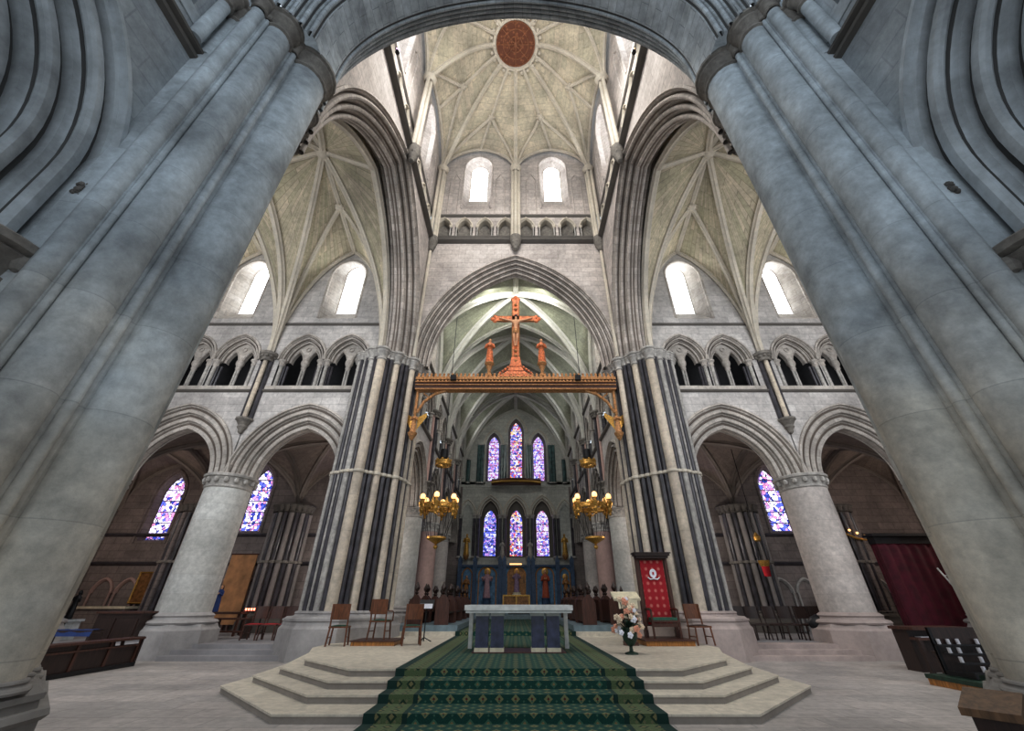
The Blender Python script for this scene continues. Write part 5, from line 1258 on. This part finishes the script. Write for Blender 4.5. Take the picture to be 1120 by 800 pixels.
for k in range(4):
    for j in range(7):
        if (k*7+j*3) % 5 == 0: continue
        q = MB(); q.cyl(10.35-.66+.22*j, 10.48+.18*k, .034, .33+.15*k, .43+.15*k, 8)
        tag(q.build('votive_candle', M['paper']), 'short white candle on the black candle rack', 'candle', 'white candles on the rack')
t = lthing('rack_dais', 'low dais with green top and orange wooden edge under the candle rack', 'dais', (10.35, 10.5, 0))
q = MB(); q.box(-.95, .95, -.35, .9, 0, .12); lpart(q, 'riser', M['honey'], t)
q = MB(); q.box(-.97, .97, -.37, .92, .12, .20); lpart(q, 'carpet_top', M['leaf'], t)
t = lthing('offertory_desk', 'brown sloping topped wooden desk at the lower right edge', 'desk', (3.70, 3.93, 0), math.radians(-56.5))
q = MB(); q.prism([(-.16, -.13), (.10, -.13), (.10, .13), (-.16, .13)], 0, .86); lpart(q, 'body', M['darkwood'], t)
q = MB(); A = [(-.21, -.16, .9), (.13, -.16, .9), (.13, .16, 1.0), (-.21, .16, 1.0)]; B = [(x, y, z-.05) for x, y, z in A]
q.face(A); q.face(B[::-1]); 
for i in range(4): q.face([A[i], B[i], B[(i+1) % 4], A[(i+1) % 4]])
lpart(q, 'sloping_top', M['topwood'], t)

# ------------------------------------------------------------------ light, world, camera
w = bpy.data.worlds.new('World'); bpy.context.scene.world = w; w.use_nodes = True
bg = w.node_tree.nodes['Background']; bg.inputs[0].default_value = (.80, .90, 1.0, 1); bg.inputs[1].default_value = .8
def area(name, loc, target, sx, sy, power, color=(1, 1, 1)):
    l = bpy.data.lights.new(name, 'AREA'); l.shape = 'RECTANGLE'; l.size = sx; l.size_y = sy; l.energy = power; l.color = color
    o = bpy.data.objects.new(name, l); COL.objects.link(o); o.location = loc
    o.rotation_euler = (Vector(target)-Vector(loc)).to_track_quat('-Z', 'Y').to_euler(); return o
def point(name, loc, power, color=(1, 1, 1), r=.3):
    l = bpy.data.lights.new(name, 'POINT'); l.energy = power; l.color = color; l.shadow_soft_size = r
    o = bpy.data.objects.new(name, l); COL.objects.link(o); o.location = loc; return o
area('lantern_west_fill', (0, 5.9, 25), (0, 16, 27), 7, 4, 330, (1, .97, .92))  # unseen fill lamp added above the near arch; no west window there
area('lantern_down_fill', (0, 7.2, 25.6), (0, 9.3, 0), 5, 1.4, 1100, (1, .97, .92))  # unseen lamp added to light floor and step tops from above
for sx in (-1, 1):
    area('transept_fill', (sx*12.5, 5.8, 11), (sx*11.5, 16, 10), 8, 9, 620, (.97, .98, 1))  # unseen fill lamp added at the open west side of each transept
    point('chapel_fill', (sx*8.6, 20.3, 4.5), 160, (1, .9, .82))  # unseen lamp added behind the crossing pier to brighten the chapel
    point('outer_chapel_fill', (sx*20.4, 18.4, 5.5), 160, (1, .85, .75))  # unseen lamp added to brighten the outer chapel
area('choir_fill', (0, 18.75, 18.4), (0, 34, 7), 3, .5, 300, (1, 1, .93))  # unseen lamp added behind the arch head to brighten the choir
cam = bpy.data.cameras.new('Camera'); co = bpy.data.objects.new('Camera', cam); COL.objects.link(co)
co.location = (0, 0, 1.6); tilt = math.atan(.6); co.rotation_euler = (PI/2+tilt, 0, 0)
cam.sensor_width = 36; cam.lens = 36*432/1120; cam.shift_x = -4/1120; cam.clip_end = 200; cam.clip_start = .05
sc = bpy.context.scene; sc.camera = co
sc.view_settings.view_transform = 'Standard'; sc.view_settings.look = 'None'; sc.view_settings.exposure = 0.36
sc.view_settings.use_curve_mapping = True
cm = sc.view_settings.curve_mapping; cc = cm.curves[3]
cc.points.new(.22, .185); cc.points.new(.62, .64); cm.update()
sc.cycles.use_denoising = True; sc.cycles.max_bounces = 6; sc.cycles.diffuse_bounces = 4
